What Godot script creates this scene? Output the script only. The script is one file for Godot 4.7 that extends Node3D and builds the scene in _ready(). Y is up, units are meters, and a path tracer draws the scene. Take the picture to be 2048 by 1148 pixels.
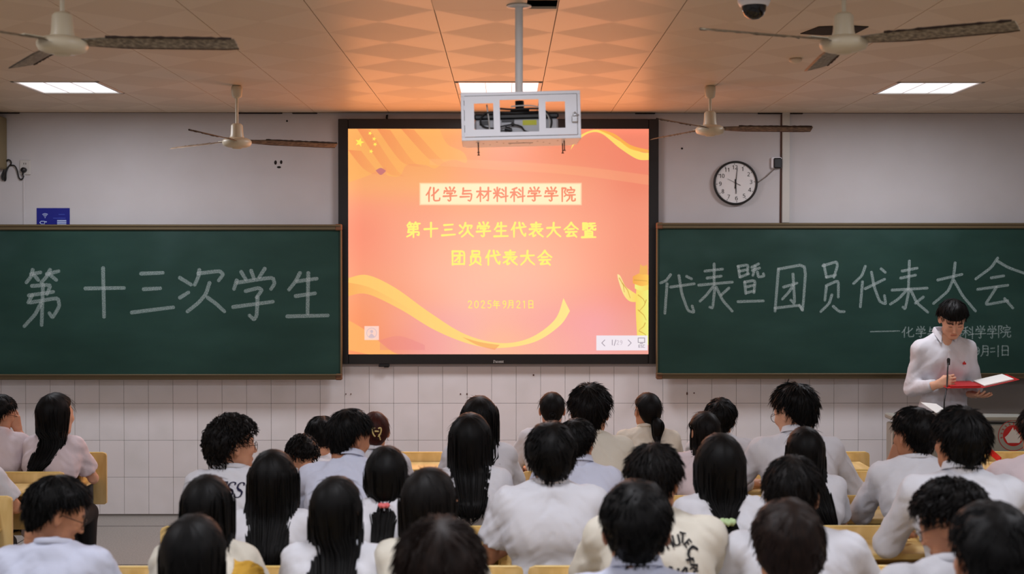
extends Node3D

const F := 2550.0          # focal length in pixels of a 2048 x 1148 frame
const WALL := -10.4        # the front wall
const CEIL := 3.29
const HX := 5.0            # half the room's width
var cam: Camera3D
var names := {}
var mats := {}
var thread_out := []
var specs := []
var head_shape: Sh
var hand_rest: Sh
var hand_grip: Sh
var hand_flat: Sh
var wrinkle: FastNoiseLite
var wobble: FastNoiseLite


func _ready() -> void:
	# ---- camera, air, lights
	cam = Camera3D.new()
	cam.name = "camera"
	add_child(cam)
	cam.position = Vector3(0, 2.04, 0)
	cam.rotation = Vector3(-0.0161, -0.0047, 0)
	cam.fov = rad_to_deg(2.0 * atan(574.0 / F))
	cam.near = 0.05
	cam.far = 60.0
	cam.current = true
	var lens := CameraAttributesPhysical.new()
	lens.frustum_focal_length = 12.0 * F / 574.0
	lens.frustum_focus_distance = 9.0
	lens.exposure_aperture = 3.2
	cam.attributes = lens
	var we := WorldEnvironment.new()
	we.name = "world_environment"
	var env := Environment.new()
	env.background_mode = Environment.BG_COLOR
	env.background_color = Color(0.02, 0.02, 0.025)
	env.tonemap_mode = Environment.TONE_MAPPER_LINEAR
	env.tonemap_exposure = 1.0
	env.sdfgi_enabled = true
	env.ssao_enabled = true
	env.ssil_enabled = true
	we.environment = env
	add_child(we)
	make_materials()
	# the fluorescent ceiling panels: three over the dais in view, the rest of the room's behind
	var n := 0
	for r in [[-8.94, 3.5], [-4.14, 4.2], [-0.54, 4.2]]:
		for x in [-3.05, -0.05, 2.95]:
			var l := AreaLight3D.new()
			l.name = "panel_light_%d" % n
			n += 1
			l.area_size = Vector2(0.53, 0.53)
			l.light_color = Color(0.96, 0.965, 1.0)
			l.light_energy = r[1]
			l.area_range = 20.0
			l.area_attenuation = 2.0
			l.shadow_enabled = true
			add_child(l)
			l.position = Vector3(x, CEIL - 0.022, r[0])
			l.rotation.x = -PI / 2
	var sl := AreaLight3D.new()       # the lit board
	sl.name = "screen_light"
	sl.area_size = Vector2(2.4, 1.78)
	sl.light_color = Color(1.0, 0.60, 0.37)
	sl.light_energy = 3.1
	sl.area_range = 20.0
	sl.area_attenuation = 2.0
	sl.shadow_enabled = true
	add_child(sl)
	var sc := screen_frame()
	sl.transform = Transform3D(Basis(Vector3.UP, PI), sc.origin + Vector3(0, 0, 0.032))
	# ---- the place
	build_room()
	build_ceiling()
	build_wall_things()
	build_board()
	build_chalkboards()
	build_projector()
	build_fans()
	build_desks()
	build_lectern()
	build_people()
	build_small()


# ------------------------------------------------------------------ helpers

func px(x: float, y: float, d: float) -> Vector3:
	var v := cam.basis * Vector3((x - 1024.0) / F, -(y - 574.0) / F, -1.0)
	return cam.position + v * (d / -v.z)


func numbered(called: String) -> String:
	if not names.has(called):
		names[called] = 0
		return called
	names[called] += 1
	return "%s_%03d" % [called, names[called]]


func tag(o: Node, label: String, category: String, group := "", kind := "") -> Node:
	o.set_meta("label", label)
	if category:
		o.set_meta("category", category)
	if group:
		o.set_meta("group", group)
	if kind:
		o.set_meta("kind", kind)
	return o


func thing(called: String, label: String, category: String, at := Vector3.ZERO, turn := 0.0, group := "") -> Node3D:
	var o := Node3D.new()
	o.name = numbered(called)
	add_child(o)
	o.position = at
	o.rotation.y = turn
	tag(o, label, category, group)
	return o


func part(called: String, m: Mesh, mat: Material, parent: Node, at := Vector3.ZERO, label := "") -> MeshInstance3D:
	var o := MeshInstance3D.new()
	o.name = called
	o.mesh = m
	o.material_override = mat
	parent.add_child(o, true)
	o.position = at
	if label:
		o.set_meta("label", label)
	return o


func struct(called: String, m: Mesh, mat: Material, label: String, at := Vector3.ZERO) -> MeshInstance3D:
	var o := part(called, m, mat, self, at)
	o.set_meta("kind", "structure")
	o.set_meta("label", label)
	return o


func solo(called: String, m: Mesh, mat: Material, label: String, category: String, at := Vector3.ZERO, group := "") -> MeshInstance3D:
	var o := MeshInstance3D.new()
	o.name = numbered(called)
	o.mesh = m
	o.material_override = mat
	add_child(o)
	o.position = at
	tag(o, label, category, group)
	return o


func bx(size: Vector3, bev := 0.003, c := Vector3.ZERO) -> ArrayMesh:
	var s := Sh.new()
	s.box(c, size, bev)
	return s.mesh()


func mat(key: String, c: Color, rough := 0.6, metal := 0.0, spec := 0.5) -> StandardMaterial3D:
	var m := StandardMaterial3D.new()
	m.resource_name = key
	m.albedo_color = c
	m.roughness = rough
	m.metallic = metal
	m.metallic_specular = spec
	mats[key] = m
	return m


func noise_tex(freq: float, lo: Color, hi: Color, size := 256, oct := 4, sd := 1, normal := false, stretch := 1) -> ImageTexture:
	var f := FastNoiseLite.new()
	f.seed = sd
	f.frequency = freq
	f.fractal_octaves = oct
	var im := f.get_seamless_image(size, size / stretch)
	im.convert(Image.FORMAT_RGB8)
	if stretch > 1:
		im.resize(size, size, Image.INTERPOLATE_CUBIC)
	if normal:
		im.bump_map_to_normal_map(3.0)
		return ImageTexture.create_from_image(im)
	var data := im.get_data()
	for i in range(0, data.size(), 3):
		var c := lo.lerp(hi, data[i] / 255.0)
		data[i] = int(c.r * 255.0)
		data[i + 1] = int(c.g * 255.0)
		data[i + 2] = int(c.b * 255.0)
	return ImageTexture.create_from_image(Image.create_from_data(size, size, false, Image.FORMAT_RGB8, data))


func tri(m: StandardMaterial3D, scale: Vector3, world := true) -> StandardMaterial3D:
	m.uv1_triplanar = true
	m.uv1_world_triplanar = world
	m.uv1_scale = scale
	return m


func make_materials() -> void:
	var m := mat("plaster", Color(0.765, 0.755, 0.76), 0.85, 0.0, 0.3)
	m.albedo_texture = noise_tex(0.012, Color(0.975, 0.97, 0.965), Color(1, 1, 1), 512, 5, 3)
	tri(m, Vector3(0.35, 0.35, 0.35))
	m = mat("tile", Color(0.92, 0.905, 0.91), 0.22, 0.0, 0.5)
	m.albedo_texture = noise_tex(0.02, Color(0.95, 0.95, 0.94), Color(1, 1, 1), 256, 3, 4)
	tri(m, Vector3(0.5, 0.5, 0.5))
	mat("tile_warm", Color(0.905, 0.885, 0.885), 0.25)
	mat("grout", Color(0.50, 0.48, 0.46), 0.9)
	m = mat("floor", Color(0.66, 0.645, 0.62), 0.4)
	m.albedo_texture = noise_tex(0.15, Color(0.80, 0.80, 0.80), Color(1, 1, 1), 512, 3, 5)
	tri(m, Vector3(0.8, 0.8, 0.8))
	mat("floor_joint", Color(0.22, 0.21, 0.20), 0.9)
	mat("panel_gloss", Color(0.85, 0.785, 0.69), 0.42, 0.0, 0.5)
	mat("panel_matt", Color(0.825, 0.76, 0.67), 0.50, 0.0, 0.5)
	mat("panel_edge", Color(0.30, 0.22, 0.17), 0.8)
	mat("void", Color(0.03, 0.03, 0.03), 0.95)
	mat("light_frame", Color(0.85, 0.83, 0.80), 0.4)
	m = mat("diffuser_glow", Color(0.95, 0.96, 1.0), 0.5)
	m.emission_enabled = true
	m.emission = Color(0.94, 0.96, 1.0)
	m.emission_energy_multiplier = 1.35
	mat("black_frame", Color(0.035, 0.032, 0.032), 0.45)
	mat("black", Color(0.04, 0.04, 0.042), 0.5)
	mat("dark_grey", Color(0.13, 0.13, 0.14), 0.5)
	mat("chalk_white", Color(0.85, 0.85, 0.83), 0.9)
	m = mat("olive_frame", Color(0.40, 0.35, 0.25), 0.42, 0.3)
	mat("corner_brown", Color(0.42, 0.27, 0.16), 0.5)
	mat("white_metal", Color(0.93, 0.94, 0.97), 0.4)
	mat("pole_grey", Color(0.90, 0.91, 0.91), 0.45)
	mat("fan_cream", Color(0.80, 0.76, 0.66), 0.4)
	m = mat("fan_blade", Color(0.60, 0.52, 0.43), 0.55)
	m.albedo_texture = noise_tex(0.03, Color(0.42, 0.36, 0.31), Color(1, 1, 1), 256, 4, 8)
	tri(m, Vector3(3, 3, 3))
	m = mat("fan_blade_pale", Color(0.74, 0.70, 0.61), 0.5)
	m.albedo_texture = noise_tex(0.035, Color(0.30, 0.26, 0.22), Color(1, 1, 1), 256, 5, 18)
	tri(m, Vector3(4, 4, 4))
	m = mat("dust", Color(0.20, 0.15, 0.12), 1.0)
	mat("chrome", Color(0.75, 0.75, 0.76), 0.25, 0.9)
	mat("steel_leg", Color(0.30, 0.30, 0.31), 0.45, 0.3)
	m = mat("wood", Color(0.95, 0.84, 0.60), 0.38)
	m.albedo_texture = noise_tex(0.02, Color(0.86, 0.82, 0.72), Color(1, 1, 1), 512, 4, 9, false, 16)
	tri(m, Vector3(0.9, 3.0, 0.9))
	mat("wood_edge", Color(0.92, 0.80, 0.50), 0.35)
	mat("lectern_grey", Color(0.60, 0.61, 0.58), 0.45, 0.1)
	mat("seal_red", Color(0.72, 0.10, 0.10), 0.5)
	mat("seal_white", Color(0.85, 0.84, 0.82), 0.5)
	mat("folder_red", Color(0.70, 0.06, 0.08), 0.40)
	mat("ribbon_red", Color(0.82, 0.10, 0.07), 0.55)
	mat("paper", Color(0.90, 0.90, 0.88), 0.8)
	mat("yellow_label", Color(0.75, 0.75, 0.05), 0.5)
	mat("sign_blue", Color(0.05, 0.10, 0.50), 0.4)
	mat("sign_mark", Color(0.72, 0.78, 0.92), 0.5)
	mat("grey_box", Color(0.75, 0.74, 0.72), 0.5)
	mat("beige_box", Color(0.50, 0.45, 0.33), 0.6)
	mat("trunking", Color(0.74, 0.73, 0.70), 0.5)
	mat("rust", Color(0.33, 0.20, 0.15), 0.8)
	mat("hole", Color(0.10, 0.07, 0.06), 0.9)
	for s in [["skin", Color(0.76, 0.55, 0.43)], ["skin_tan", Color(0.68, 0.47, 0.35)], ["skin_fair", Color(0.83, 0.64, 0.53)]]:
		m = mat(s[0], s[1], 0.5, 0.0, 0.45)
		m.vertex_color_use_as_albedo = true
		m.subsurf_scatter_enabled = true
		m.subsurf_scatter_strength = 0.08
	var weave := noise_tex(0.35, Color(), Color(), 256, 2, 12, true)
	for s in [["cloth_white", Color(0.82, 0.825, 0.85)], ["cloth_cool", Color(0.77, 0.79, 0.86)], ["cloth_cream", Color(0.83, 0.81, 0.755)], ["cloth_pink", Color(0.84, 0.79, 0.81)], ["cloth_grey", Color(0.74, 0.72, 0.70)]]:
		m = mat(s[0], s[1], 0.88, 0.0, 0.25)
		m.normal_enabled = true
		m.normal_texture = weave
		m.normal_scale = 0.12
		m.rim_enabled = true
		m.rim = 0.25
		tri(m, Vector3(14, 14, 14), false)
	m = mat("trousers", Color(0.035, 0.035, 0.045), 0.85)
	m = mat("shoe", Color(0.05, 0.05, 0.05), 0.5)
	var streak := noise_tex(0.06, Color(0.45, 0.45, 0.45), Color(1, 1, 1), 256, 4, 21, false, 1)
	for s in [["hair_black", Color(0.030, 0.026, 0.026)], ["hair_soft", Color(0.065, 0.046, 0.040)], ["hair_brown", Color(0.16, 0.10, 0.072)], ["hair_red", Color(0.30, 0.12, 0.085)]]:
		m = mat(s[0], s[1], 0.55, 0.0, 0.28)
		m.albedo_texture = streak
		m.uv1_scale = Vector3(5, 0.3, 1)
	mat("glass_frame", Color(0.05, 0.04, 0.04), 0.3, 0.4)
	m = mat("lens", Color(0.9, 0.95, 1.0, 0.08), 0.05)
	m.transparency = BaseMaterial3D.TRANSPARENCY_ALPHA
	mat("print_navy", Color(0.06, 0.05, 0.22), 0.8)
	mat("print_dark", Color(0.13, 0.13, 0.15), 0.8)
	mat("print_yellow", Color(0.80, 0.62, 0.22), 0.85)
	mat("tie_pink", Color(0.85, 0.42, 0.42), 0.8)
	mat("tie_green", Color(0.72, 0.82, 0.62), 0.85)
	mat("clip_cream", Color(0.78, 0.70, 0.45), 0.4)
	mat("button", Color(0.85, 0.84, 0.82), 0.4)
	m = mat("bottle_clear", Color(0.95, 0.97, 1.0, 0.22), 0.05)
	m.transparency = BaseMaterial3D.TRANSPARENCY_ALPHA
	mat("label_green", Color(0.05, 0.28, 0.16), 0.5)


# ------------------------------------------------------------------ meshes

class Sh:
	var v := PackedVector3Array()
	var n := PackedVector3Array()
	var uv := PackedVector2Array()
	var col := PackedColorArray()
	var ix := PackedInt32Array()

	func face(p: Array, out: Vector3) -> void:       # a flat convex face whose outside lies towards out
		var nn := Vector3.ZERO
		for i in range(1, p.size() - 1):
			nn += (p[i] - p[0]).cross(p[i + 1] - p[0])
		nn = nn.normalized()
		var flip := nn.dot(out) < 0.0
		if flip:
			nn = -nn
		var b := v.size()
		for q in p:
			v.append(q)
			n.append(nn)
			var a := nn.abs()
			uv.append(Vector2(q.x, q.z) if a.y > a.x and a.y > a.z else (Vector2(q.z, -q.y) if a.x > a.z else Vector2(q.x, -q.y)))
		for i in range(1, p.size() - 1):
			if flip:
				ix.append_array([b, b + i, b + i + 1])
			else:
				ix.append_array([b, b + i + 1, b + i])

	func box(c: Vector3, s: Vector3, bev := 0.0, t := Basis()) -> void:
		var h := s * 0.5
		var e := minf(bev, minf(h.x, minf(h.y, h.z)) * 0.9)
		for ax in 3:
			for sg in [-1.0, 1.0]:
				var p := []
				for k in [[-1, -1], [1, -1], [1, 1], [-1, 1]]:
					var q := Vector3()
					q[ax] = h[ax] * sg
					q[(ax + 1) % 3] = (h[(ax + 1) % 3] - e) * k[0]
					q[(ax + 2) % 3] = (h[(ax + 2) % 3] - e) * k[1]
					p.append(c + t * q)
				var o := Vector3()
				o[ax] = sg
				face(p, t * o)
		if e <= 0.0:
			return
		for ax in 3:
			var a1 := (ax + 1) % 3
			var a2 := (ax + 2) % 3
			for s1 in [-1.0, 1.0]:
				for s2 in [-1.0, 1.0]:
					var p := []
					for k in [[-1, 0], [1, 0], [1, 1], [-1, 1]]:
						var q := Vector3()
						q[ax] = (h[ax] - e) * k[0]
						q[a1] = s1 * (h[a1] - (e if k[1] else 0.0))
						q[a2] = s2 * (h[a2] - (0.0 if k[1] else e))
						p.append(c + t * q)
					var o := Vector3()
					o[a1] = s1
					o[a2] = s2
					face(p, t * o)
		for x in [-1.0, 1.0]:
			for y in [-1.0, 1.0]:
				for z in [-1.0, 1.0]:
					face([c + t * Vector3(x * h.x, y * (h.y - e), z * (h.z - e)), c + t * Vector3(x * (h.x - e), y * h.y, z * (h.z - e)), c + t * Vector3(x * (h.x - e), y * (h.y - e), z * h.z)], t * Vector3(x, y, z))

	func grid(p: Array, w: int, closed: bool, inner := Vector3.INF) -> void:
		# rows of w points; smooth normals; faces turned away from the row's middle
		var rows: int = p.size() / w
		var b := v.size()
		var nn := PackedVector3Array()
		nn.resize(p.size())
		var tr := PackedInt32Array()
		var lim := w if closed else w - 1
		for j in rows - 1:
			for i in lim:
				var a := j * w + i
				var c := j * w + (i + 1) % w
				tr.append_array([a, c, a + w, c, c + w, a + w])
		var mid := Vector3.ZERO
		if inner == Vector3.INF:
			for q in p:
				mid += q
			mid /= p.size()
		var vote := 0.0
		for k in range(0, tr.size(), 3):
			var f: Vector3 = (p[tr[k + 2]] - p[tr[k]]).cross(p[tr[k + 1]] - p[tr[k]])
			for q in 3:
				nn[tr[k + q]] += f
			var ctr: Vector3 = inner
			if inner == Vector3.INF:
				var row := tr[k] / w
				ctr = Vector3.ZERO
				if closed:
					for i in w:
						ctr += p[row * w + i]
					ctr /= w
				else:
					ctr = mid
			vote += f.dot(p[tr[k]] - ctr)
		var flip := vote < 0.0
		for k in p.size():
			v.append(p[k])
			n.append((-nn[k] if flip else nn[k]).normalized())
			uv.append(Vector2(float(k % w) / w, float(k / w) / maxf(1, rows - 1)))
		for k in range(0, tr.size(), 3):
			if flip:
				ix.append_array([b + tr[k], b + tr[k + 2], b + tr[k + 1]])
			else:
				ix.append_array([b + tr[k], b + tr[k + 1], b + tr[k + 2]])

	func tube(pts: Array, rad: Variant, sides := 8, cap := true, flat := 1.0) -> void:
		var rows := []
		var up := Vector3(0.13, 0.97, 0.21)
		var prev := Vector3.ZERO
		var m: int = pts.size()
		var rings := []
		for k in m:
			var d: Vector3 = (pts[mini(k + 1, m - 1)] - pts[maxi(k - 1, 0)]).normalized()
			var x := prev
			if k == 0:
				if absf(d.dot(up)) > 0.95:
					up = Vector3(1, 0, 0)
				x = d.cross(up).normalized()
			else:
				x = (x - d * x.dot(d)).normalized()
			prev = x
			var y := d.cross(x)
			var r: float = rad[k] if rad is Array else rad
			for i in sides:
				var a := TAU * i / sides
				rows.append(pts[k] + x * cos(a) * r + y * sin(a) * r * flat)
			rings.append(d)
		grid(rows, sides, true)
		if cap:
			var p := []
			for i in sides:
				p.append(rows[i])
			face(p, -rings[0])
			p = []
			for i in sides:
				p.append(rows[(m - 1) * sides + i])
			face(p, rings[m - 1])

	func lathe(prof: Array, seg := 24, at := Vector3.ZERO, t := Basis(), sx := 1.0, sz := 1.0) -> void:
		var rows := []
		for q in prof:
			for i in seg:
				var a := TAU * i / seg
				rows.append(at + t * Vector3(cos(a) * q.x * sx, q.y, sin(a) * q.x * sz))
		grid(rows, seg, true)

	func ball(c: Vector3, r: Vector3, seg := 16, ring := 10) -> void:
		var rows := []
		for j in ring + 1:
			var th := PI * j / ring
			for i in seg:
				var a := TAU * i / seg
				rows.append(c + Vector3(sin(th) * cos(a) * r.x, cos(th) * r.y, sin(th) * sin(a) * r.z))
		grid(rows, seg, true, c)

	func ring(c: Vector3, ax: Vector3, R: float, r: float, seg := 28, sides := 8) -> void:
		var u := ax.cross(Vector3(0, 1, 0) if absf(ax.y) < 0.9 else Vector3(1, 0, 0)).normalized()
		var w := ax.cross(u).normalized()
		var b := v.size()
		for j in seg + 1:
			var a := TAU * j / seg
			var d := u * cos(a) + w * sin(a)
			for i in sides:
				var q := TAU * i / sides
				var nn := d * cos(q) + ax * sin(q)
				v.append(c + d * R + nn * r)
				n.append(nn)
				uv.append(Vector2(float(i) / sides, float(j) / seg))
		for j in seg:
			for i in sides:
				tri_auto(b + j * sides + i, b + j * sides + (i + 1) % sides, b + (j + 1) * sides + i)
				tri_auto(b + j * sides + (i + 1) % sides, b + (j + 1) * sides + (i + 1) % sides, b + (j + 1) * sides + i)

	func tri_auto(a: int, b: int, c: int) -> void:
		var f := (v[c] - v[a]).cross(v[b] - v[a])
		if f.dot(n[a] + n[b] + n[c]) >= 0.0:
			ix.append_array([a, b, c])
		else:
			ix.append_array([a, c, b])

	func prism(outline: PackedVector2Array, t: Transform3D, depth: float) -> void:   # an outline in t's x, y pushed out along z
		var tris := Geometry2D.triangulate_polygon(outline)
		for z in [0.0, depth]:
			var b := v.size()
			var nn := t.basis.z.normalized() * (1.0 if z > 0.0 else -1.0)
			for q in outline:
				v.append(t * Vector3(q.x, q.y, z))
				n.append(nn)
				uv.append(q)
			for k in range(0, tris.size(), 3):
				tri_auto(b + tris[k], b + tris[k + 1], b + tris[k + 2])
		var ccw := not Geometry2D.is_polygon_clockwise(outline)
		for i in outline.size():
			var a := outline[i]
			var c := outline[(i + 1) % outline.size()]
			var o := Vector2(c.y - a.y, a.x - c.x) * (1.0 if ccw else -1.0)
			face([t * Vector3(a.x, a.y, 0), t * Vector3(c.x, c.y, 0), t * Vector3(c.x, c.y, depth), t * Vector3(a.x, a.y, depth)], t.basis * Vector3(o.x, o.y, 0))

	func add(o: Sh, t := Transform3D(), tint := Color.WHITE) -> void:
		var b := v.size()
		var mirrored := t.basis.determinant() < 0.0
		var nb := t.basis.inverse().transposed()
		for k in o.v.size():
			v.append(t * o.v[k])
			n.append((nb * o.n[k]).normalized())
		uv.append_array(o.uv)
		if o.col.size():
			col.append_array(o.col)
		for k in range(0, o.ix.size(), 3):
			if mirrored:
				ix.append_array([b + o.ix[k], b + o.ix[k + 2], b + o.ix[k + 1]])
			else:
				ix.append_array([b + o.ix[k], b + o.ix[k + 1], b + o.ix[k + 2]])

	func mesh() -> ArrayMesh:
		var m := ArrayMesh.new()
		if v.is_empty():
			return m
		var a := []
		a.resize(Mesh.ARRAY_MAX)
		a[Mesh.ARRAY_VERTEX] = v
		a[Mesh.ARRAY_NORMAL] = n
		if uv.size() == v.size():
			a[Mesh.ARRAY_TEX_UV] = uv
		if col.size() == v.size():
			a[Mesh.ARRAY_COLOR] = col
		a[Mesh.ARRAY_INDEX] = ix
		m.add_surface_from_arrays(Mesh.PRIMITIVE_TRIANGLES, a)
		return m


# a field of distances on a grid, meshed as surface nets
class Field:
	var o: Vector3
	var c: float
	var nx: int
	var ny: int
	var nz: int
	var f := PackedFloat32Array()

	func _init(lo: Vector3, hi: Vector3, cell: float) -> void:
		o = lo
		c = cell
		nx = int(ceil((hi.x - lo.x) / cell)) + 1
		ny = int(ceil((hi.y - lo.y) / cell)) + 1
		nz = int(ceil((hi.z - lo.z) / cell)) + 1
		f.resize(nx * ny * nz)
		f.fill(0.5)

	func cap(a: Vector3, b: Vector3, ra: float, rb: float, k: float, sub := false) -> void:
		var m := maxf(ra, rb) + k + c * 2.0
		var x0 := clampi(int((minf(a.x, b.x) - m - o.x) / c), 0, nx - 1)
		var x1 := clampi(int((maxf(a.x, b.x) + m - o.x) / c) + 1, 0, nx - 1)
		var y0 := clampi(int((minf(a.y, b.y) - m - o.y) / c), 0, ny - 1)
		var y1 := clampi(int((maxf(a.y, b.y) + m - o.y) / c) + 1, 0, ny - 1)
		var z0 := clampi(int((minf(a.z, b.z) - m - o.z) / c), 0, nz - 1)
		var z1 := clampi(int((maxf(a.z, b.z) + m - o.z) / c) + 1, 0, nz - 1)
		var bax := b.x - a.x
		var bay := b.y - a.y
		var baz := b.z - a.z
		var inv := 1.0 / maxf(1e-9, bax * bax + bay * bay + baz * baz)
		var dr := rb - ra
		var ik := 0.25 / k
		for z in range(z0, z1 + 1):
			var pz := o.z + z * c - a.z
			for y in range(y0, y1 + 1):
				var py := o.y + y * c - a.y
				var s0 := py * bay + pz * baz
				var i := (z * ny + y) * nx + x0
				for x in range(x0, x1 + 1):
					var qx := o.x + x * c - a.x
					var t := clampf((qx * bax + s0) * inv, 0.0, 1.0)
					var dx := qx - bax * t
					var dy := py - bay * t
					var dz := pz - baz * t
					var d := sqrt(dx * dx + dy * dy + dz * dz) - ra - dr * t
					var e := f[i]
					if sub:
						var h := k - absf(e + d)
						f[i] = maxf(e, -d) + (h * h * ik if h > 0.0 else 0.0)
					else:
						var h := k - absf(e - d)
						if h > 0.0:
							f[i] = minf(e, d) - h * h * ik
						elif d < e:
							f[i] = d
					i += 1

	func ell(p: Vector3, r: Vector3, k: float, t := Basis(), sub := false) -> void:
		var m := maxf(r.x, maxf(r.y, r.z)) + k + c * 2.0
		var mn := minf(r.x, minf(r.y, r.z))
		var ti := t.inverse()
		var ik := 0.25 / k
		for z in range(clampi(int((p.z - m - o.z) / c), 0, nz - 1), clampi(int((p.z + m - o.z) / c) + 1, 0, nz - 1) + 1):
			for y in range(clampi(int((p.y - m - o.y) / c), 0, ny - 1), clampi(int((p.y + m - o.y) / c) + 1, 0, ny - 1) + 1):
				for x in range(clampi(int((p.x - m - o.x) / c), 0, nx - 1), clampi(int((p.x + m - o.x) / c) + 1, 0, nx - 1) + 1):
					var q := (ti * (o + Vector3(x, y, z) * c - p)) / r
					var l := q.length()
					var l2 := (q / r).length()
					var d := l * (l - 1.0) / l2 if l2 > 1e-6 else -mn
					var i := (z * ny + y) * nx + x
					var e := f[i]
					if sub:
						var h := k - absf(e + d)
						f[i] = maxf(e, -d) + (h * h * ik if h > 0.0 else 0.0)
					else:
						var h := k - absf(e - d)
						f[i] = minf(e, d) - (h * h * ik if h > 0.0 else 0.0)

	func cut(p: Vector3, nrm: Vector3, rad: float) -> void:      # keeps what lies behind the plane, within rad of p
		for z in range(clampi(int((p.z - rad - o.z) / c), 0, nz - 1), clampi(int((p.z + rad - o.z) / c) + 1, 0, nz - 1) + 1):
			for y in range(clampi(int((p.y - rad - o.y) / c), 0, ny - 1), clampi(int((p.y + rad - o.y) / c) + 1, 0, ny - 1) + 1):
				for x in range(clampi(int((p.x - rad - o.x) / c), 0, nx - 1), clampi(int((p.x + rad - o.x) / c) + 1, 0, nx - 1) + 1):
					var q := o + Vector3(x, y, z) * c - p
					if q.length_squared() < rad * rad:
						var i := (z * ny + y) * nx + x
						f[i] = maxf(f[i], q.dot(nrm))

	func nets(smooth := 1) -> Sh:
		var s := Sh.new()
		var vi := PackedInt32Array()
		vi.resize(f.size())
		vi.fill(-1)
		var sx := 1
		var sy := nx
		var sz := nx * ny
		var cells := PackedInt32Array()
		for z in nz - 1:
			for y in ny - 1:
				var i := (z * ny + y) * nx
				for x in nx - 1:
					var a := f[i]
					if absf(a) < c * 2.6:
						var n8 := 0
						var f1 := f[i + 1]
						var f2 := f[i + sy]
						var f3 := f[i + sy + 1]
						var f4 := f[i + sz]
						var f5 := f[i + sz + 1]
						var f6 := f[i + sz + sy]
						var f7 := f[i + sz + sy + 1]
						n8 = int(a < 0.0) + int(f1 < 0.0) + int(f2 < 0.0) + int(f3 < 0.0) + int(f4 < 0.0) + int(f5 < 0.0) + int(f6 < 0.0) + int(f7 < 0.0)
						if n8 > 0 and n8 < 8:
							var p := Vector3.ZERO
							var k := 0
							if (a < 0.0) != (f1 < 0.0):
								p += Vector3(a / (a - f1), 0, 0); k += 1
							if (f2 < 0.0) != (f3 < 0.0):
								p += Vector3(f2 / (f2 - f3), 1, 0); k += 1
							if (f4 < 0.0) != (f5 < 0.0):
								p += Vector3(f4 / (f4 - f5), 0, 1); k += 1
							if (f6 < 0.0) != (f7 < 0.0):
								p += Vector3(f6 / (f6 - f7), 1, 1); k += 1
							if (a < 0.0) != (f2 < 0.0):
								p += Vector3(0, a / (a - f2), 0); k += 1
							if (f1 < 0.0) != (f3 < 0.0):
								p += Vector3(1, f1 / (f1 - f3), 0); k += 1
							if (f4 < 0.0) != (f6 < 0.0):
								p += Vector3(0, f4 / (f4 - f6), 1); k += 1
							if (f5 < 0.0) != (f7 < 0.0):
								p += Vector3(1, f5 / (f5 - f7), 1); k += 1
							if (a < 0.0) != (f4 < 0.0):
								p += Vector3(0, 0, a / (a - f4)); k += 1
							if (f1 < 0.0) != (f5 < 0.0):
								p += Vector3(1, 0, f1 / (f1 - f5)); k += 1
							if (f2 < 0.0) != (f6 < 0.0):
								p += Vector3(0, 1, f2 / (f2 - f6)); k += 1
							if (f3 < 0.0) != (f7 < 0.0):
								p += Vector3(1, 1, f3 / (f3 - f7)); k += 1
							vi[i] = s.v.size()
							cells.append(i)
							s.v.append(o + (Vector3(x, y, z) + p / k) * c)
					i += 1
		for i in cells:
			var a := f[i] < 0.0
			for ax in 3:
				var st: int = [sx, sy, sz][ax]
				if (f[i + st] < 0.0) == a:
					continue
				var u: int = [sy, sz, sx][ax]
				var w: int = [sz, sx, sy][ax]
				if i - u - w < 0:
					continue
				var q0 := vi[i]
				var q1 := vi[i - u]
				var q2 := vi[i - u - w]
				var q3 := vi[i - w]
				if q1 < 0 or q2 < 0 or q3 < 0:
					continue
				if a:
					s.ix.append_array([q0, q2, q1, q0, q3, q2])
				else:
					s.ix.append_array([q0, q1, q2, q0, q2, q3])
		for k in smooth:
			var sum := PackedVector3Array()
			sum.resize(s.v.size())
			var cnt := PackedInt32Array()
			cnt.resize(s.v.size())
			for t in range(0, s.ix.size(), 3):
				var a := s.ix[t]
				var b := s.ix[t + 1]
				var d := s.ix[t + 2]
				var m := s.v[a] + s.v[b] + s.v[d]
				sum[a] += m
				sum[b] += m
				sum[d] += m
				cnt[a] += 3
				cnt[b] += 3
				cnt[d] += 3
			for j in s.v.size():
				if cnt[j]:
					s.v[j] = s.v[j].lerp(sum[j] / cnt[j], 0.6)
		normals(s)
		return s

	static func normals(s: Sh) -> void:
		s.n = PackedVector3Array()
		s.n.resize(s.v.size())
		for t in range(0, s.ix.size(), 3):
			var a := s.ix[t]
			var b := s.ix[t + 1]
			var d := s.ix[t + 2]
			var q := (s.v[d] - s.v[a]).cross(s.v[b] - s.v[a])
			s.n[a] += q
			s.n[b] += q
			s.n[d] += q
		for j in s.n.size():
			s.n[j] = s.n[j].normalized()


# ------------------------------------------------------------------ the room

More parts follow.
